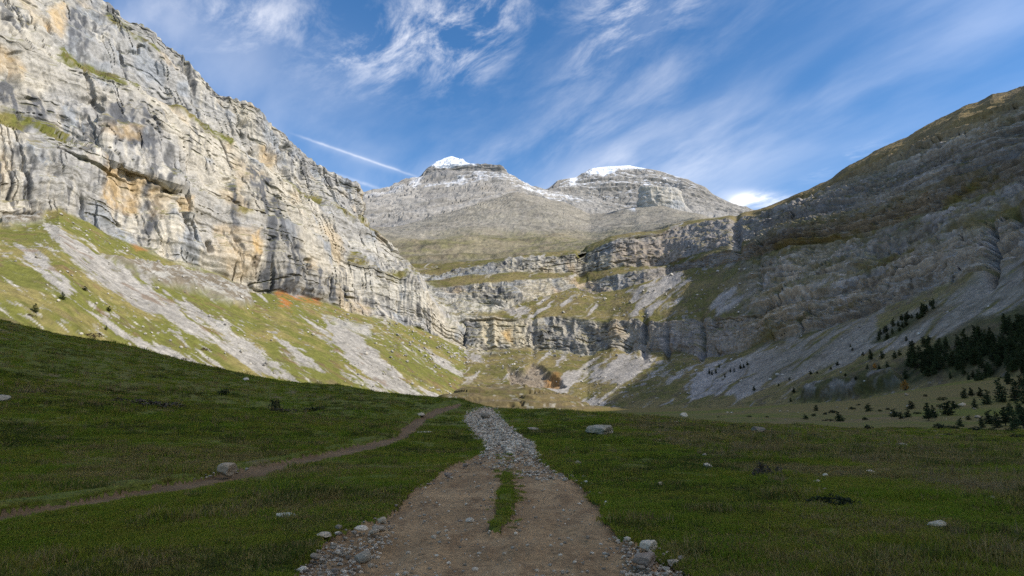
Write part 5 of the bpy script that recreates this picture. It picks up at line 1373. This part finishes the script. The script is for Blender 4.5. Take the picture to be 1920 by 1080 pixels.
for (x, y, h, w) in [(1622, 786, 8, 11), (1628, 805, 10, 16), (1552, 789, 8, 17), (1562, 774, 8, 15), (1598, 769, 7, 10), (1525, 780, 6, 10), (1547, 777, 5, 8), (1405, 783, 4, 7), (1438, 783, 4, 8), (1347, 784, 4, 7), (1766, 752, 8, 15), (1762, 763, 8, 10), (1761, 805, 11, 26), (1786, 806, 9, 17), (1830, 807, 10, 20), (1860, 808, 7, 10), (1893, 811, 10, 12), (1735, 744, 5, 8), (1910, 822, 8, 20), (1780, 817, 4, 12), (1650, 772, 5, 9), (1665, 769, 5, 9), (1610, 760, 5, 8), (1720, 775, 6, 12)]:
    shrub(x, y, h, w, G3, 'low shrubs of the far meadow')
shrub(1373, 802, 8, 17, 'round dark shrub left of the grey squarish boulder')
shrub(1393, 805, 9, 13, 'small dark shrub touching the grey squarish boulder')
shrub(1522, 817, 8, 24, 'low olive shrub beside the thin pale slab')
# wood on the right-hand slope
rgw = np.random.default_rng(77)
for (x, y) in scatter_poly([(1702, 700), (1706, 672), (1732, 665), (1765, 655), (1800, 645), (1830, 628), (1870, 622), (1960, 612), (1960, 700), (1880, 702), (1830, 695), (1780, 694), (1740, 702)], 105, rgw):
    h = rgw.uniform(22, 36)
    pine(x, y, h, h * rgw.uniform(.45, .65), 'one of the pines in the dense dark wood low on the right-hand slope', 'pines of the dense wood')
for (x, y) in scatter_poly([(1690, 712), (1720, 700), (1800, 690), (1860, 640), (1960, 600), (1960, 735), (1850, 722), (1780, 712)], 62, rgw):
    h = rgw.uniform(13, 25)
    pine(x, y, h, h * rgw.uniform(.5, .8), 'one of the smaller pines fringing the lower side of the dense dark wood', 'small pines below the dense wood')
for (x, y) in scatter_poly([(1640, 640), (1650, 625), (1680, 605), (1700, 592), (1740, 570), (1762, 566), (1760, 578), (1725, 600), (1690, 622), (1660, 640)], 34, rgw):
    h = rgw.uniform(8, 16)
    pine(x, y, h, h * rgw.uniform(.5, .8), 'one of the pines in the narrow grove high on the right-hand scree', 'pines of the narrow grove')
G4 = 'one of the small lone pines spread over the right-hand scree slope'
for (x, y, h, w) in [(1633, 675, 20, 10), (1655, 673, 15, 11), (1677, 673, 14, 11), (1688, 667, 10, 9), (1627, 700, 15, 10), (1570, 685, 7, 8), (1558, 693, 5, 6), (1520, 703, 8, 7), (1532, 700, 4, 5), (1480, 713, 6, 5), (1460, 723, 5, 4), (1414, 732, 10, 6), (1482, 753, 8, 6), (1488, 738, 11, 7), (1619, 667, 8, 6), (1595, 650, 6, 4), (1599, 658, 6, 5), (1742, 637, 9, 9), (1467, 630, 5, 4), (1472, 628, 5, 4), (1700, 640, 9, 7), (1712, 648, 11, 8), (1585, 705, 6, 6), (1605, 712, 7, 7), (1550, 722, 6, 6), (1650, 695, 10, 8), (1665, 690, 12, 9)]:
    pine(x, y, h, w, G4, 'lone pines of the right scree')
pine(1733, 645, 15, 13, 'round lone pine on the scree just above the dense wood')
G5 = 'one of the tiny pines at the foot of the shaded cliff right of centre'
for (x, y, h, w) in [(1330, 702, 10, 6), (1336, 703, 9, 5), (1342, 700, 9, 5), (1348, 690, 8, 4), (1370, 698, 8, 5), (1376, 697, 8, 4), (1359, 708, 8, 4), (1388, 692, 9, 6), (1395, 690, 8, 5), (1402, 686, 8, 6)]:
    pine(x, y, h, w, G5, 'tiny pines below the shaded cliff')
shrub(1697, 730, 14, 16, 'orange autumn bush at the foot of the dark wooded bank', surf=S_RIGHT, src=ASHRUB)
for (x, y, h, w) in [(1640, 690, 8, 9), (1722, 690, 12, 14)]:
    shrub(x, y, h, w, 'brownish autumn bush among the lone pines', 'brownish bushes on the right slope', S_RIGHT, ASHRUB if x < 1700 else BSHRUBS[0])
# left slope
pine(459, 699, 18, 17, 'lone dark pine on the grassy crest at the shadow edge', surf=None, lit=False)
pine(66, 585, 17, 14, 'green pine on the sunlit slope at far left', surf=S_LEFT, lit=True)
pine(117, 562, 15, 14, 'round green pine uphill from the pine at far left', surf=S_LEFT, lit=True)
pine(203, 583, 10, 11, 'small bushy pine left of the long scree chute', surf=S_LEFT, lit=True)
pine(158, 545, 8, 11, 'tiny green pine close below the long scree chute', surf=S_LEFT, lit=True)
pine(198, 618, 9, 6, 'tiny dark pine low on the sunlit slope above the shadow edge', surf=S_LEFT, lit=True)
shrub(33, 605, 13, 28, 'dark shrub on the shadow edge at far left', surf=None, src=SHRUBS[1])
shrub(60, 594, 6, 18, 'brown shrub below the green pine at far left', surf=S_LEFT, src=BSHRUBS[0])
shrub(170, 632, 11, 32, 'brown leafless shrub on the sunlit slope just above the shadow', surf=S_LEFT, src=BSHRUBS[1])
shrub(126, 628, 9, 14, 'dark shrub beside the brown leafless shrub at the shadow edge', surf=None, src=SHRUBS[0])
shrub(387, 657, 7, 18, 'brown shrub at the edge of the long scree chute', surf=S_LEFT, src=BSHRUBS[0])
shrub(345, 674, 5, 14, 'reddish brown shrub just above the middle of the shadow edge', surf=S_LEFT, src=BSHRUBS[1])
# meadow plants near by
shrub(515, 765, 24, 16, 'upright dark thistle clump on the left meadow', src=SHRUBS[1])
shrub(525, 767, 8, 40, 'low weed patch round the dark thistle clump', src=BSHRUBS[1])
shrub(288, 762, 20, 70, 'wide patch of dark low scrub on the left meadow', src=BSHRUBS[1])
shrub(232, 756, 12, 46, 'smaller scrub patch left of the wide dark scrub', src=BSHRUBS[0])
shrub(592, 768, 10, 34, 'low leafy weed right of the dark thistle clump', src=SHRUBS[2])
shrub(418, 742, 9, 30, 'small dark weed patch above the wide scrub', src=SHRUBS[3])
shrub(50, 735, 10, 60, 'flat dark scrub above the white rock at far left', src=BSHRUBS[1])
shrub(1440, 898, 32, 46, 'brown withered bush in the right meadow', src=BSHRUBS[0])
shrub(1562, 952, 26, 70, 'dark green grassy clump with stalks at lower right', src=SHRUBS[2])
shrub(1630, 842, 9, 50, 'low brown weed clump left of the long grey stone', src=BSHRUBS[1])
